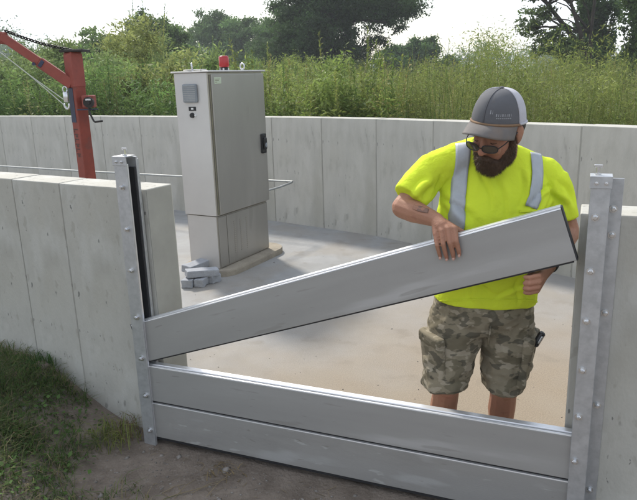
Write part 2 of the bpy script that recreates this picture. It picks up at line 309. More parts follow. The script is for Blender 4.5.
# ------------------------------------------------------------------ posts that hold the boards
def hexbolt():
    b = MB(); k = 6
    b.tube([(0, 0, 0), (0, -.003, 0)], .0135, 14); b.tube([(0, -.003, 0), (0, -.0115, 0), (0, -.013, 0)], [.0095, .0095, .0075], 6); b.tube([(0, -.013, 0), (0, -.020, 0)], .0052, 8)
    return b.mesh('bolt')
BOLT = hexbolt()
def post(label, a0, a1, sgn, top, bolts, plate, plate_bolts):
    """sgn +1: the slot opens towards +x"""
    r = thing('channel_post', label, 'post', GO, GA, 'steel posts at either end of the flood boards')
    web = a0 if sgn > 0 else a1; slot = a1 if sgn > 0 else a0
    lo = -.06
    MB().box(a0, a1, -.018, -.009, lo, top, .0015).build('front_flange', M['galv'], r)
    MB().box(min(web, web + sgn * .009), max(web, web + sgn * .009), -.009, .058, lo, top - .002, 0).build('web', M['galv_dark'], r)
    MB().box(a0, a1, .058, .0665, lo, top - .002, .0015).build('back_flange', M['galv'], r)
    x0, x1 = slot - sgn * .016, slot - sgn * .002
    MB().box(min(x0, x1), max(x0, x1), -.0085, .002, lo, top - .03, .001).build('inner_lip', M['alu_lip'], r)
    x0, x1 = slot - sgn * .05, slot - sgn * .004
    MB().box(min(x0, x1), max(x0, x1), .047, .0575, lo, top - .05, .003).build('rubber_seal', M['rubber'], r)
    MB().box(*plate, .0668, .0755, lo, top - .012, .001).build('mounting_plate', M['galv'], r)
    for (a, z) in bolts: link('bolt', BOLT, M['bolt'], r, (a, -.018, z), (0, random.uniform(0, 1), 0))
    for (a, z) in plate_bolts: link('bolt', BOLT, M['bolt'], r, (a, .0668, z), (0, random.uniform(0, 1), 0))
    c = MB().box(a0 - .004, a1 + .004, -.022, -.0182, top - .036, top + .006, .001).box(a0 - .004, a1 + .004, -.0182, .050, top + .001, top + .006, .001)
    cap = c.build('cap_bracket', M['galv'], r)
    for dx in (.018, .048): link('screw', BOLT, M['bolt'], cap, (a0 + dx, -.022, top - .018), (0, 0, 0)).scale = (.55,) * 3
    s = MB().tube([(0, 0, 0), (0, 0, .030)], .0058, 8).box(-.014, .014, -.003, .003, .026, .036, .002).tube([(0, 0, .0), (0, 0, .006)], .011, 6)
    s.build('wing_screw', M['bolt'], r, loc=(a0 + (.020 if sgn < 0 else .045), .010, top + .006))
    return r
post('galvanised channel post on the left wall end with its black slot showing', -.068, .0, 1, 1.43,
     [(-.031, 1.296), (-.030, 1.099), (-.031, .90), (-.028, .664), (-.026, .451), (-.024, .251), (-.022, .058)], (-.12, .0), [(-.095, 1.2), (-.095, .9), (-.095, .5)])
post('galvanised channel post on the right wall end with a bolted side plate', 1.942, 2.005, -1, 1.395,
     [(1.964, 1.259), (1.963, 1.065), (1.962, .878), (1.962, .686), (1.961, .498), (1.960, .31), (1.960, .11)], (1.952, 2.049), [(2.022, 1.275), (2.024, 1.181), (2.024, .887), (2.024, .514), (2.024, .144)])

# ------------------------------------------------------------------ flood boards
def board(label, x0, x1, h, loc, tilt, mt, low_seal=.010):
    r = bpy.data.objects.new('flood_board', None); COL.objects.link(r); r.empty_display_size = .1
    r.matrix_world = GM @ Matrix.Translation(loc) @ Matrix.Rotation(-tilt, 4, 'Y')
    tag(r, label, 'flood board', 'aluminium flood boards slotted between the posts')
    t_ = .046; z0 = .004; z1 = h - .007
    prof = [(0, z0), (.002, z0 - .002), (t_ - .002, z0 - .002), (t_, z0), (t_, z1), (.012, z1), (.012, z1 - .004), (.002, z1 - .004), (0, z1 - .006)]
    MB().profile_x(prof, x0, x1).build('face_panel', mt, r)
    MB().profile_x([(.0135, z1 + .0003), (t_ - .001, z1 + .0003), (t_ - .001, h - .001), (t_ - .003, h), (.0155, h), (.0135, h - .002)], x0, x1).build('top_rail', M['alu_lip'], r)
    MB().profile_x([(.0, z1 - .0035), (.010, z1 - .0035), (.010, z1 + .0005), (.001, z1 + .0005)], x0, x1).build('front_lip', M['alu_lip'], r)
    MB().box(x0 + .01, x1 - .01, .004, t_ - .004, -.004 if low_seal < .02 else -.012, z0 - .0025).build('bottom_seal', M['rubber'], r)
    for xe, sx in ((x1, 1), (x0, -1)):
        MB().box(min(xe, xe + sx * .0055), max(xe, xe + sx * .0055), .0008, t_ - .0008, .001, h - .004, .001).build('end_cap', M['dark_edge'], r)
    return r
board('bottom aluminium flood board, weathered and scuffed, lowest on the dirt', -.045, 1.985, .198, (0, 0, .012), 0, M['alu_old'], .03)
board('middle aluminium flood board lying level on the bottom one', -.045, 1.985, .198, (0, 0, .213), 0, M['alu'])
board('tilted aluminium flood board that the man lowers into the left slot', -.012, 2.04, .206, (-.012, .002, .424), R(19.15), M['alu'])

# ------------------------------------------------------------------ control cabinet on its pad
CX, CY, CA, CW, CD = -.912, 5.802, math.atan2(.75271, .41395), .86, .37      # front left corner, direction along the door
cab = thing('control_cabinet', 'tall stainless control cabinet with a black door latch and red beacon', 'cabinet', (CX, CY, 0), CA)
# local x along the door face, y to the back
zb, zs, zt = .06, .56, 1.83
MB().box(.012, CW - .012, .012, CD - .012, zb, zs - .006, .003).build('plinth', M['steel'], cab)
MB().box(0, CW, 0, CD, zs, zt, .004).build('body', M['steel'], cab)
MB().box(-.0025, -.0002, .006, CD - .006, zs + .004, zt - .004).build('side_panel', M['steel_lit'], cab)  # thin skin carrying the lit tone of the cabinet's left face
MB().box(.0095, .0118, .02, CD - .02, zb + .003, zs - .008).build('plinth_side_panel', M['steel_lit'], cab)
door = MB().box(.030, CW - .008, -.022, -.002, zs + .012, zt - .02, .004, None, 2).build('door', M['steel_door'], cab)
MB().box(.018, .028, -.010, -.0004, zs + .01, zt - .02, .002).build('gasket', M['trim'], cab)
MB().box(-.02, CW + .02, -.03, CD + .02, zt, zt + .014, .004).build('lid', M['steel_lit'], cab)
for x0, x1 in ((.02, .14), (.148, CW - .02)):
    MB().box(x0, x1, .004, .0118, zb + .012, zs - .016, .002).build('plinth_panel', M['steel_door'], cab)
lv = MB()
for c in range(3):
    for k in range(16): lv.box(.25 + c * .10, .27 + c * .10, .0005, .0039, .16 + k * .020, .166 + k * .020)
lv.build('vent_slots', M['steel'], cab)['kind'] = 'stuff'
latch = MB().box(CW - .115, CW - .035, -.034, -.0222, 1.05, 1.24, .012, None, 2).box(CW - .10, CW - .05, -.060, -.0342, 1.085, 1.205, .016, None, 2).build('latch', M['black'], door)
MB().ball((CW - .075, -.058, 1.13), (.016, .008, .024)).build('latch_button', M['grey_plastic'], door, True)
MB().box(.065, .165, -.0238, -.0222, zt - .10, zt - .045, .0005).build('label', M['label_green'], door)
prn = MB()
for k in range(3): prn.box(.075, .075 + (.07, .055, .03)[k], -.0246, -.0239, zt - .062 - k * .013, zt - .058 - k * .013)
prn.build('label_print', M['trim'], door)
fan = MB().box(-.030, -.0026, .11, .265, 1.575, 1.735, .014, None, 2).build('fan_cover', M['grey_plastic'], cab)
g = MB()
for k in range(9): g.box(-.0325, -.0302, .122, .253, 1.590 + k * .0158, 1.596 + k * .0158)
g.build('grille', M['galv_dark'], fan)
MB().box(-.0060, -.0026, .145, .225, 1.505, 1.540, .0006).build('rating_plate', M['black'], cab)
MB().box(-.0068, -.0062, .172, .198, 1.515, 1.530).build('plate_print', M['white_print'], cab)
MB().tube([(-.0026, .19, 1.465), (-.020, .19, 1.465)], [.024, .02], 14).build('cable_gland', M['black'], cab)
MB().tube([(-.0026, .155, 1.465), (-.010, .155, 1.465)], [.012, .01], 12).build('cable_gland', M['white_print'], cab)
def ring(parent, name, c, r, t_, ax, mt, X=None):
    pts = [Vector(c) + r * (Vector((0, 0, 1)) * math.sin(a) + Vector(ax) * math.cos(a)) for a in [2 * math.pi * k / 18 for k in range(19)]]
    return MB().tube(pts, t_, 7).tube([Vector(c) - Vector((0, 0, r + .012)), Vector(c) - Vector((0, 0, r))], .013, 8).build(name, mt, parent, True)
ring(cab, 'lifting_eye', (.05, .20, zt + .052), .028, .007, (.8, .6, 0), M['bolt'])
ring(cab, 'lifting_eye', (.68, .10, zt + .052), .028, .007, (.2, .98, 0), M['bolt'])
be = MB().tube([(.46, .15, zt + .0141), (.46, .15, zt + .045)], .036, 18).build('beacon_base', M['black'], cab)
for k in range(4): MB().box(.452, .468, -.007, .007, -.011, .011, .003).build('beacon_clip', M['bolt'], be, loc=(.46 + .037 * math.cos(k * 1.57 + 2) - .46, .15 + .037 * math.sin(k * 1.57 + 2), zt + .028))
MB().tube([(.46, .15, zt + .0452), (.46, .15, zt + .06), (.46, .15, zt + .125), (.46, .15, zt + .143), (.46, .15, zt + .147)], [.045, .047, .047, .043, .03], 20).build('beacon_lens', M['red_lens'], cab, True)
MB().tube([(-.015, .06, zt + .021), (.03, .03, zt + .021), (.10, .12, zt + .021), (.06, .20, zt + .024), (.0, .25, zt + .021), (-.01, .16, zt + .021)], .0065, 6).build('lifting_cord', M['rope'], cab, True)

# rounded pad the cabinet stands on
CM = Matrix.Translation((CX, CY, 0)) @ Matrix.Rotation(CA, 4, 'Z')
def rrect(x0, x1, y0, y1, r, k=7):
    res = []
    for cx, cy, a in ((x1 - r, y1 - r, 0), (x0 + r, y1 - r, 90), (x0 + r, y0 + r, 180), (x1 - r, y0 + r, 270)):
        res += [(cx + r * math.cos(R(a + 90 * i / k)), cy + r * math.sin(R(a + 90 * i / k))) for i in range(k + 1)]
    return res
pp = rrect(-.09, 1.06, -.12, .48, .22)
pd = MB(); pd.loft([[(x, y, .0) for x, y in pp], [(x, y, .045) for x, y in pp], [(.99 * x + .004, .98 * y + .002, .0585) for x, y in pp]])
tag(pd.build('concrete_pad', M['pad'], None, loc=(CX, CY, 0), rot=(0, 0, CA)), 'rounded tan concrete pad under the steel control cabinet', 'pad')
def block(label, loc, rot, sx, sy, sz, seed):
    b = MB().box(-sx / 2, sx / 2, -sy / 2, sy / 2, -sz / 2, sz / 2, .009, None, 2); bmesh.ops.subdivide_edges(b.b, edges=b.b.edges, cuts=3, use_grid_fill=True)
    P = np.array([v.co for v in b.b.verts]); d = .006 * vnoise(P, 16, seed) + .003 * vnoise(P, 50, seed + 1)
    for v, q_ in zip(b.b.verts, d): v.co += v.co.normalized() * float(q_)
    return tag(b.build('concrete_block', M['block'], None, loc=loc, rot=rot), label, 'block', 'loose concrete blocks by the cabinet')
block('grey block lying across the top of the pile by the cabinet corner', (-1.045, 5.565, .108), (0, R(4), R(22)), .29, .115, .062, 3)
block('grey block at the back of the pile, leaning on the cabinet side', (-1.14, 5.80, .105), (R(6), 0, R(58)), .27, .11, .065, 5)
block('grey block under the front left end of the pile near the wall end', (-1.155, 5.52, .037), (0, 0, R(80)), .16, .10, .074, 7)
block('grey half block under the middle of the pile, gap beside it', (-1.045, 5.52, .037), (0, 0, R(75)), .14, .09, .074, 9)
block('grey block under the right end of the pile against the pad', (-.945, 5.60, .037), (0, 0, R(60)), .12, .06, .072, 11)

# ------------------------------------------------------------------ red davit crane
KX, KY = -2.06, 5.85
cr = thing('davit_crane', 'rusty red davit crane with a raised boom, chain and hand winch', 'crane', (KX, KY, 0))
rot = Matrix.Rotation(R(-38), 4, 'Z')
MB().box(-.054, .054, -.054, .054, .012, 2.03, .006, rot).build('mast', M['rust_red'], cr)
MB().box(-.15, .15, -.15, .15, .0, .0118, .002, rot).build('base_plate', M['rust_red'], cr)
MB().box(-.0575, .0575, -.0575, .0575, 1.74, 2.02, .005, rot).build('mast_collar', M['rust_red2'], cr)
MB().box(-.085, .13, -.07, .07, 2.0305, 2.05, .003, Matrix.Rotation(R(-10), 4, 'Z')).build('top_plate', M['chain'], cr)
rail_ = MB().box(-.0568, -.0542, -.05, .03, 1.44, 1.735, .0005, rot).box(-.048, .02, -.0568, -.0542, 1.44, 1.735, .0005, rot).build('bearing_plate', M['navy'], cr)
lt = MB()
for k in range(6):
    z = 1.385 - k * .043
    lt.box(-.038, .022, -.0550, -.0541, z - .011, z, 0, rot)
    lt.box(-.038 + .02 * (k % 2), -.026 + .04 * (k % 2), -.0550, -.0541, z - .032, z - .013, 0, rot)
M['worn_print'] = mat('worn_dark_print', (.07, .028, .022), .7, 0, .3, 30); lt.build('mast_lettering', M['worn_print'], cr)
# boom: two telescoping tubes towards the upper left
b0 = Vector((-.045, -.02, 1.775)); b1 = Vector((-.525, -.10, 2.160)); bd = (b1 - b0).normalized(); side = bd.cross(Vector((0, 0, 1))).normalized(); upv = side.cross(bd)
BM = Matrix(((bd.x, side.x, upv.x, b0.x), (bd.y, side.y, upv.y, b0.y), (bd.z, side.z, upv.z, b0.z), (0, 0, 0, 1)))
Lb = (b1 - b0).length
MB().box(-.02, Lb * .47, -.036, .036, -.044, .044, .005, BM).build('boom', M['rust_red2'], cr)
MB().box(Lb * .47 + .0005, Lb + .02, -.029, .029, -.035, .035, .004, BM).build('boom_extension', M['rust_red2'], cr)
MB().box(Lb * .47 - .04, Lb * .47 - .01, -.043, -.0365, -.03, .03, .002, BM).tube([BM @ Vector((Lb * .5, -.06, -.035)), BM @ Vector((Lb * .5, -.039, -.035))], .014, 8).build('boom_pin', M['navy'], cr)
hd = MB().box(-.16, .03, -.026, .026, -.055, .045, .012, Matrix.Translation(b1) @ Matrix.Rotation(R(8), 4, 'Y')).build('boom_head', M['rust_red'], cr)
MB().tube([b1 + Vector((-.11, -.045, -.01)), b1 + Vector((-.11, .045, -.01))], .035, 14).build('sheave', M['galv_dark'], hd)
c0 = b1 + Vector((.02, 0, .055)); c1 = Vector((.01, -.02, 2.045)); ch = MB(); nl = 22; cdv = (c1 - c0).normalized()
for k in range(nl):
    p = c0.lerp(c1, (k + .5) / nl) + Vector((0, 0, -.018 * math.sin(math.pi * (k + .5) / nl))); o_ = cdv.orthogonal().normalized(); o2 = cdv.cross(o_)
    ax = o_ if k % 2 else o2; ln = (c1 - c0).length / nl * .66; wd = .0115
    ch.tube([p + cdv * (ln * math.cos(a)) + ax * (wd * math.sin(a)) for a in [2 * math.pi * q_ / 10 for q_ in range(11)]], .0058, 5)
ch.build('chain', M['chain'], cr, True)
hk = Vector((-.075, -.08, 1.66)); tip = b1 + Vector((-.10, -.03, -.06))
MB().tube([tip, tip.lerp(hk, .5) + Vector((0, 0, -.03)), hk + Vector((.0, 0, -.09))], .0042, 5).build('cable', M['pale_cable'], cr)
MB().tube([tip.lerp(hk, .50) + Vector((0, 0, -.03)), hk + Vector((-.01, 0, -.03))], .0042, 5).build('cable', M['pale_cable'], cr)
hb = MB().box(-.02, .02, -.014, .014, -.045, .045, .008, Matrix.Translation(hk)).tube([hk + Vector((.03 * math.cos(a) * .7, 0, -.07 + .03 * math.sin(a))) for a in [R(q_) for q_ in range(-210, 60, 30)]], .009, 7).tube([hk + Vector((.018 * math.cos(a), 0, .06 + .028 * math.sin(a))) for a in [R(q_) for q_ in range(0, 370, 30)]], .006, 6)
hb.build('hook_block', M['bolt'], cr, True)
wn = MB().box(.065, .165, -.105, -.02, 1.565, 1.668, .006).build('winch', M['rust_red2'], cr)
MB().tube([(.13, -.108, 1.61), (.13, -.135, 1.61)], .045, 16).tube([(.13, -.135, 1.61), (.13, -.15, 1.61)], .018, 10).build('winch_drum', M['chain'], wn)
MB().box(.11, .155, -.142, -.1365, 1.625, 1.64, .002).build('pawl', M['bolt'], wn)
MB().box(.02, .2, -.115, -.106, 1.545, 1.556, .001).build('winch_bracket', M['navy'], cr)
MB().tube([(.13, -.14, 1.56), (.140, -.15, 1.515), (.165, -.155, 1.455), (.178, -.16, 1.445), (.245, -.165, 1.452)], .0085, 7).build('crank_handle', M['chain'], cr, True)

# ------------------------------------------------------------------ guard rail pipe in front of the far wall
gr = thing('guard_rail', 'thin galvanised pipe rail along the far wall, ending bent beside the cabinet', 'rail', (-.27, 7.4, 0))
RP = [(-6.6, 10.95, .61), (-3.27, 9.0, .61), (-1.79, 8.2, .61), (-.56, 7.52, .62), (-.27, 7.36, .62)]
MB().tube([Vector(p) - Vector((-.27, 7.4, 0)) for p in RP] + [Vector((-.02, -.06, .61)), Vector((-.14, -.28, .60)), Vector((-.48, -.86, .60))], .012, 8).build('pipe', M['galv_dark'], gr, True)
for p, d_ in ((RP[0], .42), ((-1.40, 7.985, .61), .36)):
    MB().tube([Vector(p) - Vector((-.27, 7.4, 0)), Vector(p) - Vector((-.27, 7.4, 0)) + Vector((.52, .85, 0)) * d_], .012, 8).build('wall_bracket', M['galv'], gr, True)
MB().tube([(-.48, -.86, .60), (-.48, -.86, 0)], .014, 8).build('stanchion', M['galv'], gr, True)
# red paint run on the far wall right of the gate is a mark on one panel: thin film
fwall = [o for o in SC.objects if o.name.startswith('concrete_wall') and 'far' in o.get('label', '')][0]
PA = Vector((1.89, 5.77, 0)); PD = (Vector((2.49, 5.09, 0)) - PA).normalized(); PN = Vector((-PD.y, PD.x, 0)); s0 = (Vector((2.43, 5.16, 0)) - PA).dot(PD)
M['paint_run'] = mat('faded_red_run', (.27, .17, .15), .9, 0, .12, 30, spots=[(14, .5, .12, (.36, .34, .31), .75)])
run = MB(); zz = [1.14, 1.08, 1.03, .97, .90, .84, .78, .72, .66]; cc = [.0, .012, .045, .075, .055, .015, .0, -.004, -.002]; ww = [.006, .014, .022, .026, .022, .014, .016, .014, .02]
Vv = [tuple(PA + PD * (s0 + c_ + sg * w_) - PN * (.0085 if dz else .002) + Vector((0, 0, z)) - fwall.location) for dz in (1, 0) for z, c_, w_ in zip(zz, cc, ww) for sg in (-1, 1)]
Ff = [(2 * i, 2 * i + 1, 2 * i + 3, 2 * i + 2) for i in range(8)]
run.raw(Vv[:18], Ff); run.build('paint_run', M['paint_run'], fwall)

# ------------------------------------------------------------------ vegetation
GA_ = 2.399963
def leaf_cloud(clumps, n, size, col, seed, sub=14, narrow=.5, var=.3):
    """leaf sized quads in sub clusters through the clumps, with gaps between them"""
    r = np.random.default_rng(seed); vol = np.array([c[3] * c[4] for c in clumps]); cnt = np.maximum(8, (n * vol / vol.sum())).astype(int); P, T = [], []
    for (x, y, z, rx, rz), k in zip(clumps, cnt):
        d = r.normal(size=(sub, 3)); d /= np.linalg.norm(d, axis=1)[:, None]; sc_ = d * (r.uniform(.35, 1., (sub, 1))) * (rx, rx, rz) + (x, y, z)
        tone = 1 + r.normal(0, var, sub).clip(-.5, .7); ix = r.integers(0, sub, k)
        P.append(sc_[ix] + r.normal(size=(k, 3)) * (rx * .20, rx * .20, rz * .17)); T.append(tone[ix])
    P = np.concatenate(P); T = np.concatenate(T); k = len(P); a = r.normal(size=(k, 3)); a /= np.linalg.norm(a, axis=1)[:, None]
    b = np.cross(a, r.normal(size=(k, 3))); b /= np.linalg.norm(b, axis=1)[:, None]; s = (size * r.uniform(.6, 1.35, k))[:, None]
    V = np.stack([P - a * s, P + b * s * narrow, P + a * s, P - b * s * narrow], 1).reshape(-1, 3)
    return V, np.asarray(col)[None] * T[:, None] * r.uniform(.85, 1.15, (k, 1))
def blob(cx, cz, rx, rz, n, seed, base=1.):
    r = random.Random(seed); res = [(cx + rx * r.uniform(-.8, .8), r.uniform(-.5, .5) * rx, max(.6, cz - rz * r.uniform(.75, 1.0)), rx * r.uniform(.35, .5), rz * .3) for _ in range(5)]
    for k in range(n):
        a = r.uniform(0, 6.28); q_ = math.sqrt(r.random()); zz_ = r.uniform(-1, 1); f_ = math.sqrt(1 - zz_ * zz_ * .8)
        res.append((cx + rx * .75 * q_ * f_ * math.cos(a), rx * .75 * q_ * f_ * math.sin(a), cz + rz * .75 * zz_, rx * r.uniform(.26, .42), rz * r.uniform(.22, .36)))
    return res

def weed_template(h, nleaf, ll, spread, seed, up=.55, wr=.24, spire=.25):
    r = np.random.default_rng(seed); Q, S = [], []
    lean = r.normal(0, .05, 2) * h
    def stem(t): return np.array([lean[0] * t * t, lean[1] * t * t, h * t])
    ts = np.linspace(0, 1, 6)
    for a in (0, 1.57):
        wv = np.array([math.cos(a), math.sin(a), 0]) * .0042
        for t0, t1 in zip(ts, ts[1:]):
            Q.append([stem(t0) - wv * (1.1 - t0), stem(t0) + wv * (1.1 - t0), stem(t1) + wv * (1.1 - t1), stem(t1) - wv * (1.1 - t1)]); S.append(.8)
    for k in range(nleaf):
        t = .06 + .94 * (k / nleaf) ** .85; az = k * GA_ + r.normal(0, .4)
        tip = t > 1 - spire
        br = 0 if tip else spread * (1 - t) ** .7 * r.random()
        o = np.array([math.cos(az), math.sin(az), 0]); base = stem(t) + o * br + np.array([0, 0, br * .55])
        e = up + r.normal(0, .3) + (.5 if tip else 0)
        d = o * math.cos(e) + np.array([0, 0, math.sin(e)]); L_ = ll * (r.uniform(.7, 1.25)) * (1.05 - .6 * t) * (.75 if tip else 1)
        sd_ = np.cross(d, [0, 0, 1]); sd_ = sd_ / (np.linalg.norm(sd_) + 1e-6) + r.normal(0, .3, 3); sd_ *= L_ * wr / np.linalg.norm(sd_)
        m_ = base + d * L_ * .45; Q.append([base, m_ + sd_, base + d * L_ - np.array([0, 0, L_ * .30]), m_ - sd_]); S.append(r.uniform(.75, 1.25))
    return np.array(Q, np.float32), np.array(S, np.float32)
FINE = [weed_template(2.0, 230, .085, .20, 60 + k, .75, .15, .35) for k in range(4)] + [weed_template(1.95, 200, .065, .14, 66 + k, .95, .14, .5) for k in range(4)]
TINY = [weed_template(2.0, 420, .050, .24, 80 + k, .8, .16, .35) for k in range(4)]
FINE = [weed_template(2.0, 330, .060, .22, 60 + k, .75, .15, .35) for k in range(4)] + FINE[4:]
def scatter(templates, places, lean=.06):
    """places: (x, y, z, scale, colour); returns quads and colours"""
    VV, CC = [], []
    for (x, y, z, s, col) in places:
        Q, S = templates[RNG.integers(len(templates))]; a = RNG.uniform(0, 6.283); ca, sa = math.cos(a), math.sin(a)
        q_ = Q.reshape(-1, 3) * s; lx, ly = RNG.normal(0, lean, 2)
        v = np.stack([q_[:, 0] * ca - q_[:, 1] * sa + lx * q_[:, 2] + x, q_[:, 0] * sa + q_[:, 1] * ca + ly * q_[:, 2] + y, q_[:, 2] + z], -1)
        VV.append(v); CC.append(S[:, None] * np.asarray(col)[None] * RNG.uniform(.85, 1.15, (len(S), 1)) * RNG.uniform(.93, 1.07, (len(S), 3)))
    return np.concatenate(VV), np.concatenate(CC)
FWP = [Vector((*p, 0)) for p in FW]
def behind(s, d):
    """a point d metres behind the far wall at path fraction s"""
    p, tot_ = resample(FW, [s]); i = max(0, min(len(FWP) - 2, next((k for k in range(len(FWP) - 1) if sum((FWP[j + 1] - FWP[j]).length for j in range(k + 1)) >= s), len(FWP) - 2)))
    dv = (FWP[i + 1] - FWP[i]).normalized(); return p[0].x - dv.y * d, p[0].y + dv.x * d
FTOT = fd[-1]
WEED = [weed_template(2.05, 150, .17, .34, k, wr=.17) for k in range(5)] + [weed_template(1.9, 170, .13, .26, 20 + k, .7, .17, .4) for k in range(3)]
pal = [(.165, .225, .055), (.215, .25, .068), (.115, .175, .045), (.26, .245, .09)]
pl_ = []
for k in range(2300):
    s = RNG.uniform(.3, FTOT - .5); d = .55 + 11 * RNG.random() ** 1.9; x, y = behind(s, d)
    c = np.array(pal[RNG.choice(4, p=[.38, .27, .22, .13])]) * RNG.uniform(.8, 1.15)
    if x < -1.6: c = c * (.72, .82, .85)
    hgt = RNG.uniform(.70, 1.06) + (.05 * d / 6) - (.07 if x > 2 else 0) + .15 * float(vnoise(np.array([[x, y, 0.]]), .7, 21)[0])
    pl_.append((x, y, -.1, hgt, c))
lump = []
for k in range(1150):
    s = RNG.uniform(2.5, FTOT - .5); d = .75 + 10 * RNG.random() ** 1.7; x, y = behind(s, d); r_ = RNG.uniform(.22, .42); z = RNG.uniform(.95, 1.62) + .03 * d + .30 * float(vnoise(np.array([[x, y, 0.]]), .7, 21)[0]); lump.append((x, y, z, r_, r_ * RNG.uniform(1.0, 1.7)))
lr = [q_ for q_ in lump if q_[0] > .9]; V4, C4 = leaf_cloud(lr, 210000, .024, (.215, .245, .07), 78, 9, var=.22, narrow=.2)
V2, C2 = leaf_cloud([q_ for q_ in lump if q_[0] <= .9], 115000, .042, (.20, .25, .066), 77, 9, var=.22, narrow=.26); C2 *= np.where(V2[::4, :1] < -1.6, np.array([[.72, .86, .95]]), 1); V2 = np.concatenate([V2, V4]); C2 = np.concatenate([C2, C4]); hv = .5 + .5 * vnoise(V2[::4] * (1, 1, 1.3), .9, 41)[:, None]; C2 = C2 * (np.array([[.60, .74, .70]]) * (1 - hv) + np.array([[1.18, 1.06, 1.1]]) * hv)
far_ = [(*p[:3], p[3], np.array(p[4]) * (1, .97, 1)) for p in pl_ if p[0] > .9]; near_ = [p for p in pl_ if p[0] <= .9]
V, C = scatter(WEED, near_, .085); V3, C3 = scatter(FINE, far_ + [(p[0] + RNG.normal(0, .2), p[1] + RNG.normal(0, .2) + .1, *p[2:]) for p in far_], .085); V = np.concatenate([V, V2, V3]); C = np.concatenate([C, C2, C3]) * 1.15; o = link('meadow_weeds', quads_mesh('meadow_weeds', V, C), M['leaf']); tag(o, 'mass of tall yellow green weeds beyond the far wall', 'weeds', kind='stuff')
# tall grass blades between the weeds
nb = 7000; V = np.zeros((nb, 2, 4, 3), np.float32); C = np.zeros((nb, 2, 3), np.float32)
S_ = RNG.uniform(2.5, FTOT - .5, 700); Dd = 1.3 + 8 * RNG.random(700) ** 1.6; cl = np.array([behind(s, d) for s, d in zip(S_, Dd)])
ci = RNG.integers(0, 700, nb); px_ = cl[ci] + RNG.normal(0, .22, (nb, 2)); hh = RNG.uniform(1.3, 2.15, nb); az = RNG.uniform(0, 6.283, nb); ln = RNG.uniform(.05, .45, nb); wd = RNG.uniform(.0018, .0042, nb)
dx = np.stack([np.cos(az), np.sin(az)], -1); sx = np.stack([-np.sin(az), np.cos(az)], -1)
def bp_(t): return np.concatenate([px_ + dx * (ln * t ** 2)[:, None], (hh * t - .1 - .25 * ln * (t > .9))[:, None]], -1)
P0, P1, P2 = bp_(np.zeros(nb)), bp_(np.full(nb, .55)), bp_(np.ones(nb)); sw = np.concatenate([sx * wd[:, None], np.zeros((nb, 1))], -1)
V[:, 0] = np.stack([P0 - sw, P0 + sw, P1 + sw, P1 - sw], 1); V[:, 1] = np.stack([P1 - sw, P1 + sw, P2 + sw * .3, P2 - sw * .3], 1)
cb = np.array([(.20, .21, .08), (.28, .25, .12), (.16, .19, .06)])[RNG.choice(3, nb, p=[.45, .3, .25])] * RNG.uniform(.8, 1.2, (nb, 1)); C[:, 0] = cb; C[:, 1] = cb
tag(link('meadow_grass', quads_mesh('meadow_grass', V.reshape(-1, 3), C.reshape(-1, 3)), M['leaf']), 'tall pale grass mixed in among the weeds', 'grass', kind='stuff')
# single weeds that stand clear of the mass
def plant(name, label, cat, base, templ, places, stems=None, group=None, mt='leaf'):
    r = thing(name, label, cat, base, 0, group); V, C = scatter(templ, places); link('foliage', quads_mesh('foliage', V, C), M[mt], r)
    b = MB()
    for (p0, p1, r0) in stems or (): b.tube([p0, Vector(p0).lerp(Vector(p1), .5), p1], [r0, r0 * .8, r0 * .45], 5)
    if stems: b.build('stem', M['stem'], r)
    return r
for lab, (x, y), h in (('tall weed spire just right of the cabinet top', (-.92, 9.7), 1.17), ('second weed spire right of the cabinet, bushier at the tip', (-.63, 9.6), 1.15),
                  ('tallest weed spire in front of the big dark tree, left one', (.28, 9.6), 1.21), ('bushy weed in front of the big dark tree, right one', (.72, 9.3), 1.22),
                  ('weed spire above the man, left of his cap', (2.33, 8.9), 1.10), ('weed spire behind the man, right above his cap', (2.75, 8.6), 1.08),
                  ('big bushy weed under the leaning tree at right', (3.75, 7.6), 1.17), ('tall weed at the far right edge above the wall', (3.55, 6.6), 1.05)):
    plant('tall_weed', lab, 'weed', (x, y, -.1), WEED[:5] if x < 1 else TINY, [(0, 0, 0, h, (.19, .22, .07))] + [(RNG.normal(0, .05), RNG.normal(0, .05), 0, h * RNG.uniform(.82, .95), (.16, .20, .06)) for _ in range(3)],
          [((0, 0, 0), (0, 0, h * 1.5), .009)], 'tall weeds standing above the mass')
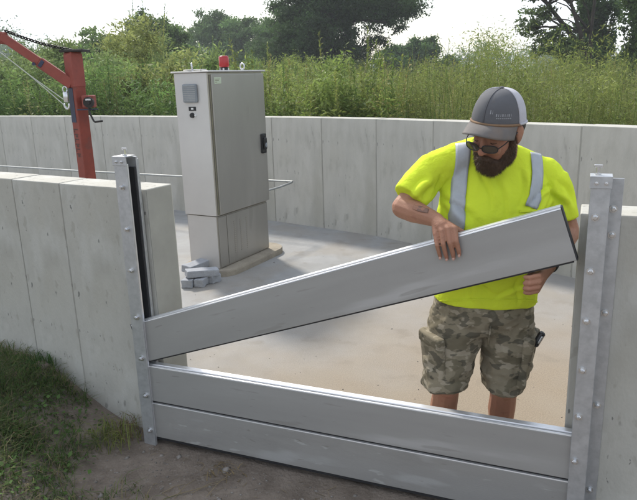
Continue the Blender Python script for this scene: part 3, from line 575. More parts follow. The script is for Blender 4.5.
# willow like shrubs on the left
WIL = [weed_template(3.0, 210, .15, .42, 40 + k, .75, .17, .2) for k in range(5)]
for lab, (x, y), h in (('grey green willow shrub at the left frame edge under the boom head', (-6.9, 13.6), 2.6), ('willow shrub behind the crane boom', (-5.6, 13.2), 2.75), ('willow shrub left of the crane mast', (-5.1, 14.3), 2.95),
                       ('willow shrub right behind the crane mast', (-3.9, 12.6), 2.75), ('tall pale willow shrub between crane and cabinet', (-3.75, 14.6), 3.45), ('dense low willow shrub beside the cabinet', (-2.75, 12.2), 2.55),
                       ('tallest willow shrub between crane and cabinet, at the back', (-4.3, 17.5), 4.1), ('small willow shrub by the left edge of the cabinet', (-2.5, 13.6), 2.9), ('pale willow shrub far left at the back', (-8.3, 16.5), 3.1),
                       ('willow shrub under the tip of the crane boom at the back', (-6.6, 16.5), 3.3)):
    cc = np.array((.19, .25, .088)) * RNG.uniform(.85, 1.15) if RNG.random() < .6 else np.array((.27, .30, .10))
    pls, sts = [], []
    for k in range(9):
        a = RNG.uniform(0, 6.28); r_ = .6 * math.sqrt(RNG.random()); pls.append((r_ * math.cos(a), r_ * math.sin(a), 0, h / 3 * RNG.uniform(.62, .98), cc * RNG.uniform(.85, 1.15))); sts.append(((.5 * r_ * math.cos(a), .5 * r_ * math.sin(a), 0), (1.3 * r_ * math.cos(a), 1.3 * r_ * math.sin(a), h * .6), .014))
    r = thing('willow_shrub', lab, 'shrub', (x, y, -.1), 0, 'willow shrubs beyond the wall'); V, C = scatter(WIL, pls, .12)
    V2, C2 = leaf_cloud(blob(0, h * .50, 1.25, h * .44, 12, int(1000 * h) + int(-x * 10)), 8500, .058, cc, int(-x * 100), 20, var=.22, narrow=.28)
    link('foliage', quads_mesh('foliage', np.concatenate([V, V2]), np.concatenate([C, C2])), M['leaf'], r)
    b = MB(); [b.tube([p0, p1], [r0, r0 * .5], 5) for p0, p1, r0 in sts]; b.build('stems', M['stem'], r)

def tree(label, base, trunk, r0, clumps, n, size, col, seed, group=None, mt='leaf', var=.3, limbs=True):
    t_ = thing('tree', label, 'tree', base, 0, group); rr = random.Random(seed); b = MB()
    for path, rad in ([(trunk, r0)] if not isinstance(trunk[0], list) else [(p, r0 * (1 if i == 0 else .75)) for i, p in enumerate(trunk)]):
        pts = [Vector(p) for p in path]; b.tube(pts, [rad * (1 - .72 * i / (len(pts) - 1)) for i in range(len(pts))], 8)
        if limbs:
            for c in clumps:
                e = Vector(c[:3]); q_ = min(pts, key=lambda p: (p - e).length + (0 if p.z < e.z else 2)); mid = q_.lerp(e, .5) + Vector((rr.uniform(-.2, .2), rr.uniform(-.2, .2), .25)) * (e - q_).length * .3
                if isinstance(trunk[0], list) and (q_ - e).length > 2.6: continue
                b.tube([q_, mid, e], [rad * .34, rad * .2, rad * .07], 6)
                for _ in range(3):
                    u_ = Vector((rr.uniform(-1, 1), rr.uniform(-1, 1), rr.uniform(-.4, 1))); b.tube([mid.lerp(e, rr.uniform(.2, .8)), e + Vector((u_.x * c[3], u_.y * c[3], u_.z * c[4])) * .8], [rad * .12, rad * .03], 4)
    b.build('trunk', M['bark'], t_, True)
    V, C = leaf_cloud(clumps, n, size, col, seed, var=var); link('crown', quads_mesh('crown', V, C), M[mt], t_); return t_
DK = (.056, .098, .032)
tree('big dark broad tree in the middle behind the cabinet and weeds', (.75, 36, -.1), [(0, 0, 0), (.1, 0, 2), (-.1, .1, 4.4), (.1, 0, 7.5), (.1, .1, 10)], .38,
     blob(-.5, 2.2, 3.4, 1.7, 22, 4) + blob(-.8, 4.0, 3.0, 2.0, 16, 6) + blob(-.6, 4.3, 3.1, 2.9, 16, 1) + blob(.6, 7.6, 4.6, 2.6, 14, 2) + [(3.1, 0, 5.0, .9, .6), (3.6, -.4, 4.5, .7, .5), (2.6, .3, 3.7, .9, .7), (-2.8, 0, 2.6, 1.1, 1.2), (1.6, -.5, 2.4, 1.2, .9), (4.4, 0, 6.3, 1.0, .6)], 210000, .064, DK, 3)
tree('hazy grey green tree left of the dark tree, above the cabinet lid', (-8.6, 60, -.1), [(0, 0, 0), (0, .1, 3), (.1, 0, 6.4)], .3, blob(0, 4.4, 3.9, 3.4, 20, 5), 44000, .11, (.13, .205, .072), 6, 'hazy trees beyond the cabinet', 'leaf_dull')
tree('middle hazy tree above the beacon', (-5.4, 58, -.1), [(0, 0, 0), (0, .1, 3), (.1, 0, 6.4)], .3, blob(0, 4.1, 3.9, 3.5, 20, 15), 44000, .11, (.115, .185, .062), 16, 'hazy trees beyond the cabinet', 'leaf_dull')
tree('darker hazy tree touching the left side of the big dark tree', (-2.6, 52, -.1), [(0, 0, 0), (0, .1, 3), (.1, 0, 6)], .3, blob(0, 3.7, 3.3, 3.1, 20, 25), 42000, .10, (.095, .158, .05), 26, 'hazy trees beyond the cabinet', 'leaf_dull')
tree('pale hazy tree at the left of the row above the cabinet', (-12.6, 64, -.1), [(0, 0, 0), (0, .1, 3), (.1, 0, 6)], .3, blob(0, 4.0, 3.8, 3.3, 20, 35), 42000, .11, (.145, .22, .088), 36, 'hazy trees beyond the cabinet', 'leaf_dull')
tree('dark upright tree behind the willows between crane and cabinet', (-8.0, 35, -.1), [(0, 0, 0), (0, .1, 2.5), (.1, 0, 4.6)], .18, blob(.1, 3.2, 1.75, 2.3, 18, 7), 26000, .08, (.105, .165, .05), 8)
for k, (lab, x, y, h) in enumerate((('small rounded tree at the far left under the boom', -13.2, 30, 3.2), ('rounded tree left of the chain top, far behind', -11.3, 30, 3.9), ('tree directly behind the crane chain', -9.4, 30, 4.1), ('broad tree filling the gap behind the crane mast', -7.7, 29, 4.0), ('low tree at the left frame edge, palest', -15.6, 32, 3.5))):
    tree(lab, (x, y, -.1), [(0, 0, 0), (.05, 0, h * .5), (0, .05, h * .85)], .12, blob(0, h * .52, 2.0, h * .48, 16, 50 + k), 20000, .085, (.14, .205, .066), 60 + k, 'trees behind the crane')
for k, (lab, x, y, rx, rz) in enumerate((('rounded far dark bush right of the big tree, tallest of its clump', 7.9, 50, 2.3, 2.5), ('rounded far bush at the right end of the clump left of the cap', 10.4, 51, 1.9, 1.9), ('far bush at the left end of the clump, against the big tree', 5.6, 49, 2.0, 2.2))):
    tree(lab, (x, y, -.1), [(0, 0, 0), (0, 0, 1.5), (0, 0, 2.6)], .15, blob(0, rz * .8, rx * 1.15, rz, 22, 70 + k), 40000, .10, (.085, .145, .048), 80 + k, 'far bushes left of the cap', 'leaf_dull')
# leaning tree at the right: three stems and sparse sprays
tree('leaning tree at right with bare dark stems and sparse leaves', (9.05, 22, -.1),
     [[(0, 0, 0), (-.15, 0, 2.2), (-.75, .1, 3.1), (-1.45, .1, 3.9), (-2.2, .2, 5.0)], [(-.1, 0, 1.9), (-.42, -.1, 3.0), (-.78, -.1, 3.9), (-1.0, -.1, 5.2)], [(.05, .1, 1.6), (.0, .1, 3), (.1, .1, 5.2)]], .13,
     [(-1.75, 0, 3.55, .6, .35), (-1.3, .2, 2.95, .6, .32), (-.9, -.2, 2.45, .7, .4), (-2.05, 0, 4.3, .5, .3), (-1.2, .2, 4.35, .45, .25), (-1.75, -.2, 2.5, .45, .3), (-.4, .2, 4.2, .4, .3), (-1.5, 0, 5.3, .9, .5), (-.3, 0, 5.4, .8, .5), (-2.5, 0, 5.2, .7, .4), (-.55, .2, 2.0, .6, .35), (-2.1, .1, 3.2, .4, .2)], 11000, .058, (.095, .14, .045), 91)
tree('dense dark tree behind the leaning stems at right', (11.0, 26, -.1), [(0, 0, 0), (.05, 0, 2.4), (0, 0, 5.5)], .2, blob(-.2, 4.4, 1.15, 2.4, 14, 9) + [(-.7, 0, 2.3, .6, .6)], 24000, .07, (.064, .112, .036), 92)
tree('leafy lighter tree at the right frame edge', (9.85, 20.5, -.1), [(0, 0, 0), (.05, 0, 2.4), (0, 0, 5.5)], .16, blob(.1, 3.5, 1.1, 2.4, 15, 19), 20000, .065, (.12, .185, .055), 93)
# far treeline
cl_ = []
for k in range(300):
    x = RNG.uniform(-110, 110); h = RNG.uniform(2.0, 4.2) + 1.2 * math.sin(x * .07) ; h = (h + 5.6 + 1.6 * math.sin(x * .21)) if x < 2 else h + (1.4 if x > 25 else .4)
    cl_.append((x, 105 + RNG.uniform(-8, 14), h * .5, RNG.uniform(2.4, 4.2), h * .60))
V, C = leaf_cloud(cl_, 150000, .21, (.14, .21, .088), 99, 10); tag(link('far_treeline', quads_mesh('far_treeline', V, C), M['leaf_dull']), 'far hazy line of trees along the horizon', 'trees', kind='stuff')

# ------------------------------------------------------------------ grass, pebbles and litter in front
nb = 190000; x = RNG.uniform(-3.3, -.45, nb); y = RNG.uniform(1.2, 4.4, nb); P = np.stack([x, y, 0 * x], -1)
_, dd = ground_h(x[None], y[None]); dd = dd[0]
den = np.clip((-.80 - .36 * (y - 2.2) - x + .30 * vnoise(P, 3.1, 5) + .25 * vnoise(P, 9, 6)) * 2.2, 0, 1) * np.clip(.60 + 1.1 * vnoise(P, 5.5, 8), 0.08, 1)
keep = (RNG.random(nb) < den) & (dd > .015); x, y = x[keep], y[keep]; nb = len(x); z = ground_h(x[None], y[None])[0][0] - .006
P = np.stack([x, y, z], -1); hh = RNG.uniform(.018, .075, nb) * (1 + .6 * vnoise(P, 2.7, 12)); az = RNG.uniform(0, 6.283, nb); ln = hh * RNG.uniform(.4, 2.0, nb); wd = RNG.uniform(.0012, .0026, nb)
dx = np.stack([np.cos(az), np.sin(az), 0 * az], -1); sw = np.stack([-np.sin(az), np.cos(az), 0 * az], -1) * wd[:, None]; up = np.array([0, 0, 1.])
P1 = P + dx * (ln * .35)[:, None] + up * (hh * .65)[:, None]; P2 = P + dx * ln[:, None] + up * (hh * .85)[:, None]
V = np.stack([np.stack([P - sw, P + sw, P1 + sw * .8, P1 - sw * .8], 1), np.stack([P1 - sw * .8, P1 + sw * .8, P2 + sw * .15, P2 - sw * .15], 1)], 1).reshape(-1, 3)
mixn = vnoise(P, 1.8, 14); cb = np.array([(.085, .138, .033), (.145, .178, .048), (.25, .205, .11), (.058, .10, .024)])[np.where(RNG.random(nb) < .26 - .22 * mixn, 2, RNG.choice([0, 1, 3], nb, p=[.45, .2, .35]))] * RNG.uniform(.75, 1.2, (nb, 1))
tag(link('grass', quads_mesh('grass', V, np.repeat(cb, 2, 0)), M['leaf']), 'patchy green grass on the bank below the left wall', 'grass', kind='stuff')
nb = 12000; x = RNG.uniform(-3.2, -.75, nb); y = RNG.uniform(1.4, 4.3, nb); P = np.stack([x, y, 0 * x], -1); _, dd = ground_h(x[None], y[None])
keep = (RNG.random(nb) < np.clip((-.85 - .36 * (y - 2.2) - x) * 1.5 + .9 * vnoise(P, 2.6, 31), 0, 1)) & (dd[0] > .03); x, y = x[keep], y[keep]; nb = len(x); z = ground_h(x[None], y[None])[0][0]
c_ = np.stack([x, y, z + RNG.uniform(.008, .04, nb)], -1); a = RNG.normal(size=(nb, 3)); a[:, 2] *= .35; a /= np.linalg.norm(a, axis=1)[:, None]; b = np.cross(a, np.array([0, 0, 1.]) + RNG.normal(0, .35, (nb, 3))); b /= np.linalg.norm(b, axis=1)[:, None]
s = RNG.uniform(.007, .018, nb)[:, None]; V = np.stack([c_ - a * s, c_ + b * s * .65, c_ + a * s, c_ - b * s * .65], 1).reshape(-1, 3)
tag(link('ground_cover', quads_mesh('ground_cover', V, np.array((.085, .15, .038))[None] * RNG.uniform(.6, 1.5, (nb, 1))), M['leaf']), 'small broad leaves of clover and weeds in the grass', 'ground cover', kind='stuff')
def tuft(label, x, y, n, h, col, spread=.05, droop=1.0, name='grass_tuft', cat='grass'):
    b = []; cs = []
    for k in range(n):
        a = RNG.uniform(0, 6.28); p = np.array([RNG.normal(0, spread), RNG.normal(0, spread), 0]); d = np.array([math.cos(a), math.sin(a), 0]); hh_ = h * RNG.uniform(.5, 1.1); l_ = hh_ * RNG.uniform(.3, 1.1) * droop; sw_ = np.array([-d[1], d[0], 0]) * RNG.uniform(.0015, .003)
        p1 = p + d * l_ * .35 + np.array([0, 0, hh_ * .7]); p2 = p + d * l_ + np.array([0, 0, hh_ * .8])
        b += [[p - sw_, p + sw_, p1 + sw_ * .8, p1 - sw_ * .8], [p1 - sw_ * .8, p1 + sw_ * .8, p2 + sw_ * .1, p2 - sw_ * .1]]; cc_ = np.array(col) * RNG.uniform(.7, 1.25); cs += [cc_, cc_]
    return tag(link(name, quads_mesh(name, np.array(b).reshape(-1, 3), np.array(cs)), M['leaf'], None, (x, y, gz(x, y) - .004)), label, cat)
tuft('yellow green grass tuft at the foot of the left post', -1.08, 2.97, 130, .13, (.19, .21, .06), .06)
tuft('tall green grass tuft at the left frame edge', -1.78, 3.12, 240, .17, (.06, .10, .025), .07)
tuft('small bright green tuft in the grass below the wall', -1.62, 3.42, 120, .09, (.055, .13, .025), .05)
tuft('clump of dry straw lying below the bottom board', -.49, 2.70, 45, .022, (.28, .21, .11), .05, 3.5, 'dry_straw', 'straw')['kind'] = 'thing'
tuft('wisp of dry stalks against the foot of the wall by the post', -1.03, 3.06, 46, .10, (.22, .16, .09), .05, 1.6, 'dry_straw', 'straw')
tw = MB()
for k in range(4):
    p0 = Vector((-.12 + .07 * k, -.03 * (k % 2), .008)); d = Vector((math.cos(.6 + .5 * (k % 2)), math.sin(.6 + .5 * (k % 2)), 0)) * (.13 + .02 * k); tw.tube([p0, p0 + d * .5 + Vector((0, 0, .012)), p0 + d], [.0016, .0014, .0008], 5)
tw.tube([(-.2, -.1, .006), (-.05, -.01, .01), (.13, .07, .008)], [.0022, .002, .0014], 6)
tag(tw.build('twig', M['straw'], None, loc=(-.62, 2.53, gz(-.62, 2.53))), 'dry pale twig lying on the bare dirt', 'twig')
def stones(name, label, n, fx, size, mt, kind='stuff'):
    o = np.array([(1, 0, 0), (0, 1, 0), (-1, 0, 0), (0, -1, 0), (0, 0, 1), (0, 0, -1)], float); F = [(0, 1, 4), (1, 2, 4), (2, 3, 4), (3, 0, 4), (1, 0, 5), (2, 1, 5), (3, 2, 5), (0, 3, 5)]; V, FF = [], []
    k = 0
    while k < n:
        p = fx()
        if p is None: continue
        s = size * float(RNG.lognormal(0, .5)); a = RNG.uniform(0, 6.28); q_ = o * s * RNG.uniform(.6, 1.3, (6, 1)) * (1.2, .9, .65); q_ = np.stack([q_[:, 0] * math.cos(a) - q_[:, 1] * math.sin(a), q_[:, 0] * math.sin(a) + q_[:, 1] * math.cos(a), q_[:, 2]], -1) + p
        V += q_.tolist(); FF += [tuple(i + 6 * k for i in f_) for f_ in F]; k += 1
    me = bpy.data.meshes.new(name); me.from_pydata(V, [], FF); me.polygons.foreach_set('use_smooth', [True] * len(me.polygons)); return tag(link(name, me, mt), label, 'gravel', kind=kind)
def on_dirt():
    x, y = RNG.uniform(-1.9, 1.5), RNG.uniform(1.5, 3.3); p = g2w(0, 0); lx = (x - GO.x) * GU.x + (y - GO.y) * GU.y; off = (x - GO.x) * GN.x + (y - GO.y) * GN.y
    return (x, y, gz(x, y) + .001) if off < -.04 - max(0, -lx) * .1 else None
stones('gravel', 'larger loose stones scattered over the bare dirt', 260, on_dirt, .0085, M['pebble'])
sb, sc2 = [], []
while len(sb) < 700:
    p = on_dirt()
    if p is None: continue
    a = RNG.uniform(0, 6.28); l_ = RNG.uniform(.006, .028); d = np.array([math.cos(a), math.sin(a), RNG.normal(0, .12)]); q_ = np.array([-d[1], d[0], 0]) * RNG.uniform(.0006, .0014); p = np.array(p) + (0, 0, .003); sb.append([p - d * l_ - q_, p - d * l_ + q_, p + d * l_ + q_, p + d * l_ - q_]); sc2.append(np.array((.24, .19, .11)) * RNG.uniform(.5, 1.3))
tag(link('straw_litter', quads_mesh('straw_litter', np.array(sb).reshape(-1, 3), np.array(sc2)), M['leaf']), 'bits of straw and dry stalks scattered over the dirt', 'litter', kind='stuff')
def on_floor():
    a, off = RNG.uniform(-1.5, 3.2), .12 + 3.6 * RNG.random() ** 1.5; p = g2w(a, off)
    return (p.x, p.y, .001) if (.05 < a < 1.88 or off > .4) and not (a < .1 and off < .6) else None
stones('gravel', 'small pebbles scattered over the bare dirt', 2200, on_dirt, .0038, M['pebble'])
stones('grit', 'fine grit scattered on the concrete floor', 260, on_floor, .0026, M['pebble'])
for lab, x, y, s in (('dark clod of earth against the left wall above the grass', -1.60, 3.40, .045), ('dark clod of earth at the wall foot beside the left post', -1.01, 3.065, .032), ('flat dry mud patch on the floor, larger of two, left of the man', -.10, 3.42, .05), ('small dry mud crumb on the floor beside the larger patch', -.06, 3.30, .03)):
    b = MB().ball((0, 0, 0), (s, s * .8, s * (.55 if 'clod' in lab else .10)), None, 18); P = np.array([v.co for v in b.b.verts]); d = .35 * vnoise(P, .7 / s, 3) + .2 * vnoise(P, 2 / s, 4)
    for v, q_ in zip(b.b.verts, d): v.co *= 1 + float(q_)
    tag(b.build('earth_clod', M['dirt'] if 'clod' in lab else M['pad'], None, True, (x, y, gz(x, y) + s * .15 if 'clod' in lab else .002)), lab, 'clod')

# ------------------------------------------------------------------ the man
PO = Vector((.68, 2.62, 0))
person = thing('person', 'bearded man in a yellow safety shirt, camouflage shorts and grey cap lowering a board', 'person', PO)
def W(x, y, z): return Vector((x, y, z)) - PO
# head frame: L towards his left ear, F out of the face, U to the crown
def head_frame(yaw, pitch, roll):
    F = Vector((-math.sin(yaw) * math.cos(pitch), -math.cos(yaw) * math.cos(pitch), -math.sin(pitch))); Lf = Vector((math.cos(yaw), -math.sin(yaw), 0)); U = -Lf.cross(F) if Lf.cross(F).z < 0 else Lf.cross(F)
    rm = Matrix.Rotation(roll, 3, 'Y'); return rm @ Lf, rm @ F, rm @ U
HL, HF, HU = head_frame(R(42), R(30), R(10))
HC = W(.695, 2.50, 1.538); HS = 1.07
HM = Matrix(((HL.x, HF.x, HU.x, HC.x), (HL.y, HF.y, HU.y, HC.y), (HL.z, HF.z, HU.z, HC.z), (0, 0, 0, 1))) @ Matrix.Scale(HS, 4)
KM = HM @ Matrix.Translation((0, 0, .015)) @ Matrix.Rotation(R(14), 4, 'X')
def H(l, f, u): return HM @ Vector((l, f, u))
b = MB()
# head and neck
b.ball((0, -.012, .045), (.076, .096, .095), HM, 20).ball((0, .040, -.02), (.062, .060, .085), HM, 20).ball((0, .055, -.085), (.044, .042, .035), HM)
b.capsule(H(0, .094, .018), H(0, .116, -.026), .009, .0145).ball((.011, .104, -.030), (.009, .011, .008), HM).ball((-.011, .104, -.030), (.009, .011, .008), HM)
b.ball((.034, .088, -.025), (.024, .016, .022), HM).ball((-.034, .088, -.025), (.024, .016, .022), HM)
b.ball((.032, .080, .006), (.0155, .0135, .013), HM).ball((-.032, .080, .006), (.0155, .0135, .013), HM)
b.capsule(H(-.035, .083, .026), H(.035, .083, .026), .012, .012)
for sg in (1, -1): b.ball((sg * .079, -.004, -.004), (.010, .021, .032), HM).ball((sg * .083, -.012, .004), (.008, .015, .024), HM).ball((sg * .078, .004, -.028), (.007, .009, .010), HM)
b.capsule(H(0, -.025, -.03), W(.752, 2.645, 1.40), .062, .066)
# torso (under the shirt), hips
b.capsule(W(.745, 2.655, 1.38), W(.73, 2.66, 1.15), .085, .13).capsule(W(.52, 2.68, 1.365), W(.94, 2.66, 1.325), .055, .055).capsule(W(.73, 2.66, 1.15), W(.70, 2.64, .85), .13, .14)
b.capsule(W(.61, 2.64, .82), W(.79, 2.64, .81), .10, .10)
# legs
for x0, x1, x2, kz, sx in ((.61, .545, .528, .44, -1), (.80, .797, .803, .42, 1)):
    b.capsule(W(x0, 2.645, .80), W(x1, 2.595, kz), .088, .060).capsule(W(x1, 2.600, kz), W(x1 + (x2 - x1) * .4, 2.635, kz - .13), .056, .060).capsule(W(x1 + (x2 - x1) * .4, 2.635, kz - .13), W(x2, 2.65, .10), .060, .038)
    b.ball(W(x1, 2.556, kz - .005), (.038, .020, .042)).capsule(W(x2, 2.65, .09), W(x2, 2.56, .045), .042, .036)
# arms
ER, WRI = W(.350, 2.60, 1.232), W(.462, 2.468, 1.204)
b.capsule(W(.500, 2.675, 1.37), ER, .056, .047).capsule(ER, ER.lerp(WRI, .35), .047, .046).capsule(ER.lerp(WRI, .35), WRI, .046, .029)
EL, WLI = W(1.035, 2.61, 1.10), W(.885, 2.395, 1.028)
b.capsule(W(.96, 2.66, 1.325), EL, .056, .046).capsule(EL, EL.lerp(WLI, .35), .046, .043).capsule(EL.lerp(WLI, .35), WLI, .043, .028)
# right hand hangs over the top of the tilted board: four fingers in front, thumb behind
def G(a, off, z): return g2w(a, off, z) - PO
KN = [G(1.479, .012, 1.183), G(1.456, .004, 1.182), G(1.432, .002, 1.173), G(1.408, .006, 1.158)]
PI_ = [G(1.491, -.0185, 1.142), G(1.468, -.0215, 1.135), G(1.443, -.0215, 1.128), G(1.419, -.0195, 1.122)]
DI = [G(1.500, -.0135, 1.108), G(1.478, -.0150, 1.097), G(1.451, -.0155, 1.091), G(1.426, -.0140, 1.092)]
TI = [G(1.502, -.0095, 1.088), G(1.481, -.0095, 1.074), G(1.455, -.0095, 1.069), G(1.430, -.0095, 1.073)]
for k, (kn, p, d, t_) in enumerate(zip(KN, PI_, DI, TI)):
    r_ = (.0101, .0104, .0101, .0091)[k]
    b.capsule(kn, p, r_ * 1.12, r_).capsule(p, d, r_, r_ * .9).capsule(d, t_, r_ * .9, r_ * .74)
    b.capsule(WRI.lerp(kn, .12), kn, .021, .0125)
b.ball(G(1.424, .010, 1.152), (.017, .013, .017)).ball(G(1.458, .010, 1.162), (.018, .013, .016))
b.capsule(WRI, WRI.lerp(KN[1], .55), .028, .022).capsule(WRI, WRI.lerp(KN[2], .55), .028, .022)
b.capsule(WRI + Vector((.015, -.005, -.004)), G(1.497, .072, 1.155), .019, .0135).capsule(G(1.497, .072, 1.155), G(1.505, .064, 1.118), .0125, .0110).capsule(G(1.505, .064, 1.118), G(1.502, .060, 1.098), .0110, .0085)
# left hand under the board: palm up behind the lower edge, fingers curled forward round it
HLc = G(1.788, .032, 1.004)
kn0 = [G(1.790, .012, 1.024), G(1.793, .006, 1.003), G(1.791, .006, .983), G(1.786, .012, .965)]
for k, kn in enumerate(kn0):
    r_ = (.0095, .0098, .0095, .0084)[k]; ln = (.040, .044, .041, .033)[k]
    p = kn + (G(-ln * .75, -.020, -.004) - G(0, 0, 0)); d = p + (G(-.016, .010, -.003) - G(0, 0, 0)); t_ = d + (G(.004, .020, -.001) - G(0, 0, 0))
    b.capsule(kn, p, r_ * 1.1, r_).capsule(p, d, r_, r_ * .92).capsule(d, t_, r_ * .92, r_ * .8); b.capsule(WLI.lerp(kn, .2), kn, .018, .0108)
b.capsule(WLI, HLc, .029, .023).ball(HLc, (.022, .024, .030))
b.capsule(HLc + Vector((-.01, 0, .012)), G(1.765, .050, 1.022), .015, .012).capsule(G(1.765, .050, 1.022), G(1.748, .035, 1.008), .0118, .009)
body = fuse(b, .0034, 4, .45)
# nails are a child part of the body
link('body', body, M['skin'], person)
bo = [o for o in person.children if o.name.startswith('body')][0]
M['nail'] = mat('nail', (.50, .30, .24), .35, 0, .05)
for k, (d, t_) in enumerate(zip(DI, TI)):
    dv = (t_ - d).normalized(); c_ = t_ + dv * .002 + (G(0, -.0072, 0) - G(0, 0, 0))
    X = Matrix.Translation(c_) @ Matrix.Rotation(GA, 4, 'Z')
    MB().ball((0, 0, 0), (.0052, .0022, .0066), X, 10).build('nail', M['nail'], bo, True)
# boots and socks
for x2 in (.528, .803):
    bt = MB().capsule(W(x2, 2.665, .060), W(x2 + .004, 2.535, .048), .052, .046).capsule(W(x2, 2.655, .07), W(x2, 2.652, .20), .052, .050).box(x2 - PO.x - .05, x2 - PO.x + .054, 2.485 - PO.y, 2.72 - PO.y, .001, .03, .012)
    link('boot', fuse(bt, .006, 6), M['boot'], person)
# t-shirt: closed shapes fused, then folds
def ell(c, hx, hy, n=28, p=2.3, rx=0., ry=0., tilt=0.):
    res = []
    for k in range(n):
        a = 2 * math.pi * k / n; ca, sa = math.cos(a), math.sin(a); x = hx * math.copysign(abs(ca) ** (2 / p), ca); y = hy * math.copysign(abs(sa) ** (2 / p), sa)
        res.append(Vector(c) + Vector((x, y, x * tilt + y * rx)))
    return res
s_ = MB()
s_.loft([ell(W(.700, 2.625, .818), .214, .152, tilt=-.04), ell(W(.702, 2.625, .85), .215, .158), ell(W(.715, 2.622, .95), .213, .165), ell(W(.724, 2.628, 1.08), .226, .166), ell(W(.732, 2.64, 1.20), .236, .158), ell(W(.740, 2.655, 1.30), .228, .140, tilt=-.03), ell(W(.740, 2.662, 1.375), .200, .115, tilt=-.05), ell(W(.742, 2.662, 1.425), .145, .092, tilt=-.06), ell(W(.744, 2.655, 1.455), .095, .075, tilt=-.06), ell(W(.745, 2.65, 1.468), .072, .064, tilt=-.06)])
s_.capsule(W(.655, 2.640, 1.432), W(.500, 2.665, 1.376), .076, .076, 18).capsule(W(.800, 2.652, 1.390), W(.950, 2.66, 1.326), .078, .072, 18)
def sleeve(p0, p1, p2, r):
    s_.capsule(p0, p1, r[0], r[1], 18); d = (p2 - p1).normalized(); o1 = d.orthogonal().normalized(); o2 = d.cross(o1); rg = []
    for q_, rr in ((p1 - d * .05, r[1] * .96), (p1, r[1]), (p1.lerp(p2, .5), (r[1] + r[2]) / 2), (p2 - d * .006, r[2]), (p2, r[2] * .985)): rg.append([q_ + (o1 * math.cos(a) + o2 * math.sin(a)) * rr for a in [2 * math.pi * k / 20 for k in range(20)]])
    s_.loft(rg)
sleeve(W(.520, 2.685, 1.385), W(.458, 2.655, 1.355), W(.372, 2.604, 1.268), (.066, .072, .073))
sleeve(W(.940, 2.665, 1.345), W(.975, 2.65, 1.285), W(1.008, 2.625, 1.150), (.068, .074, .072))
shirt = fuse(s_, .0062, 14, .5)
P = np.empty(len(shirt.vertices) * 3, np.float32); shirt.vertices.foreach_get('co', P); P = P.reshape(-1, 3).astype(float); Nn = np.empty(len(shirt.vertices) * 3, np.float32); shirt.vertices.foreach_get('normal', Nn); Nn = Nn.reshape(-1, 3)
wx, wz = P[:, 0] + PO.x, P[:, 2]
def folds(p0, p1, width, amp, freq, ph=0.):
    """drawn creases: ripples along the line p0-p1 (x, z), fading to the sides"""
    ax = np.array(p1) - np.array(p0); ln = np.linalg.norm(ax); ax = ax / ln; q_ = np.stack([wx - p0[0], wz - p0[1]], -1); t_ = q_ @ ax / ln; s = q_ @ np.array([-ax[1], ax[0]])
    return amp * np.exp(-(s / width) ** 2) * np.clip(t_ * 4, 0, 1) * np.clip((1.1 - t_) * 3, 0, 1) * np.cos(s * freq + ph + 2 * t_)
def crease(p0, p1, amp, wd_):
    """one drawn fold: a soft ridge from p0 to p1 (x, z) with a sharper valley under it"""
    ax = np.array(p1) - np.array(p0); ln = np.linalg.norm(ax); ax = ax / ln; q_ = np.stack([wx - p0[0], wz - p0[1]], -1); t_ = q_ @ ax / ln; s = q_ @ np.array([-ax[1], ax[0]]) + .012 * np.sin(t_ * 5 + p0[0] * 40)
    return amp * np.clip(t_ * 5, 0, 1) * np.clip((1 - t_) * 3, 0, 1) * (np.exp(-((s - wd_) / wd_) ** 2) - .9 * np.exp(-((s + .4 * wd_) / (.55 * wd_)) ** 2))
front = np.clip(.3 - Nn[:, 1], 0, 1)
d_ = .0055 * vnoise(P * (1, 1, .6), 9, 3) + .0030 * vnoise(P * (1, 1, .75), 21, 5) + .0013 * vnoise(P, 48, 7)
d_ += folds((.52, 1.31), (.66, 1.05), .07, .006, 75) + folds((.96, 1.27), (.80, 1.08), .07, .007, 70, 1) + folds((.47, 1.36), (.40, 1.28), .06, .006, 95) + folds((.98, 1.32), (1.03, 1.19), .05, .007, 90) + folds((.87, 1.22), (.72, 1.14), .05, .005, 80)
rq = random.Random(5)
for p0, p1 in (((.50, 1.30), (.62, 1.18)), ((.50, 1.27), (.60, 1.10)), ((.52, 1.24), (.57, 1.02)), ((.97, 1.26), (.84, 1.17)), ((.97, 1.23), (.86, 1.10)), ((.95, 1.30), (.80, 1.24)), ((.66, 1.40), (.68, 1.22)), ((.83, 1.38), (.79, 1.22)), ((.70, 1.36), (.76, 1.16)), ((.55, 1.12), (.72, 1.04)), ((.92, 1.12), (.76, 1.02)), ((.56, .98), (.72, .90)), ((.88, .98), (.70, .86)), ((.60, .95), (.63, .83)), ((.80, .96), (.79, .83)), ((.46, 1.35), (.36, 1.30)), ((.48, 1.31), (.40, 1.25)), ((.52, 1.36), (.44, 1.26)), ((.98, 1.34), (1.05, 1.22)), ((.97, 1.28), (1.02, 1.17)), ((.94, 1.33), (.98, 1.22))):
    d_ += crease(p0, p1, rq.uniform(.006, .0105), rq.uniform(.011, .018)) * front
P += Nn * d_[:, None]; shirt.vertices.foreach_set('co', P.astype(np.float32).ravel()); shirt.update()
so = link('t_shirt', shirt, M['shirt'], person)
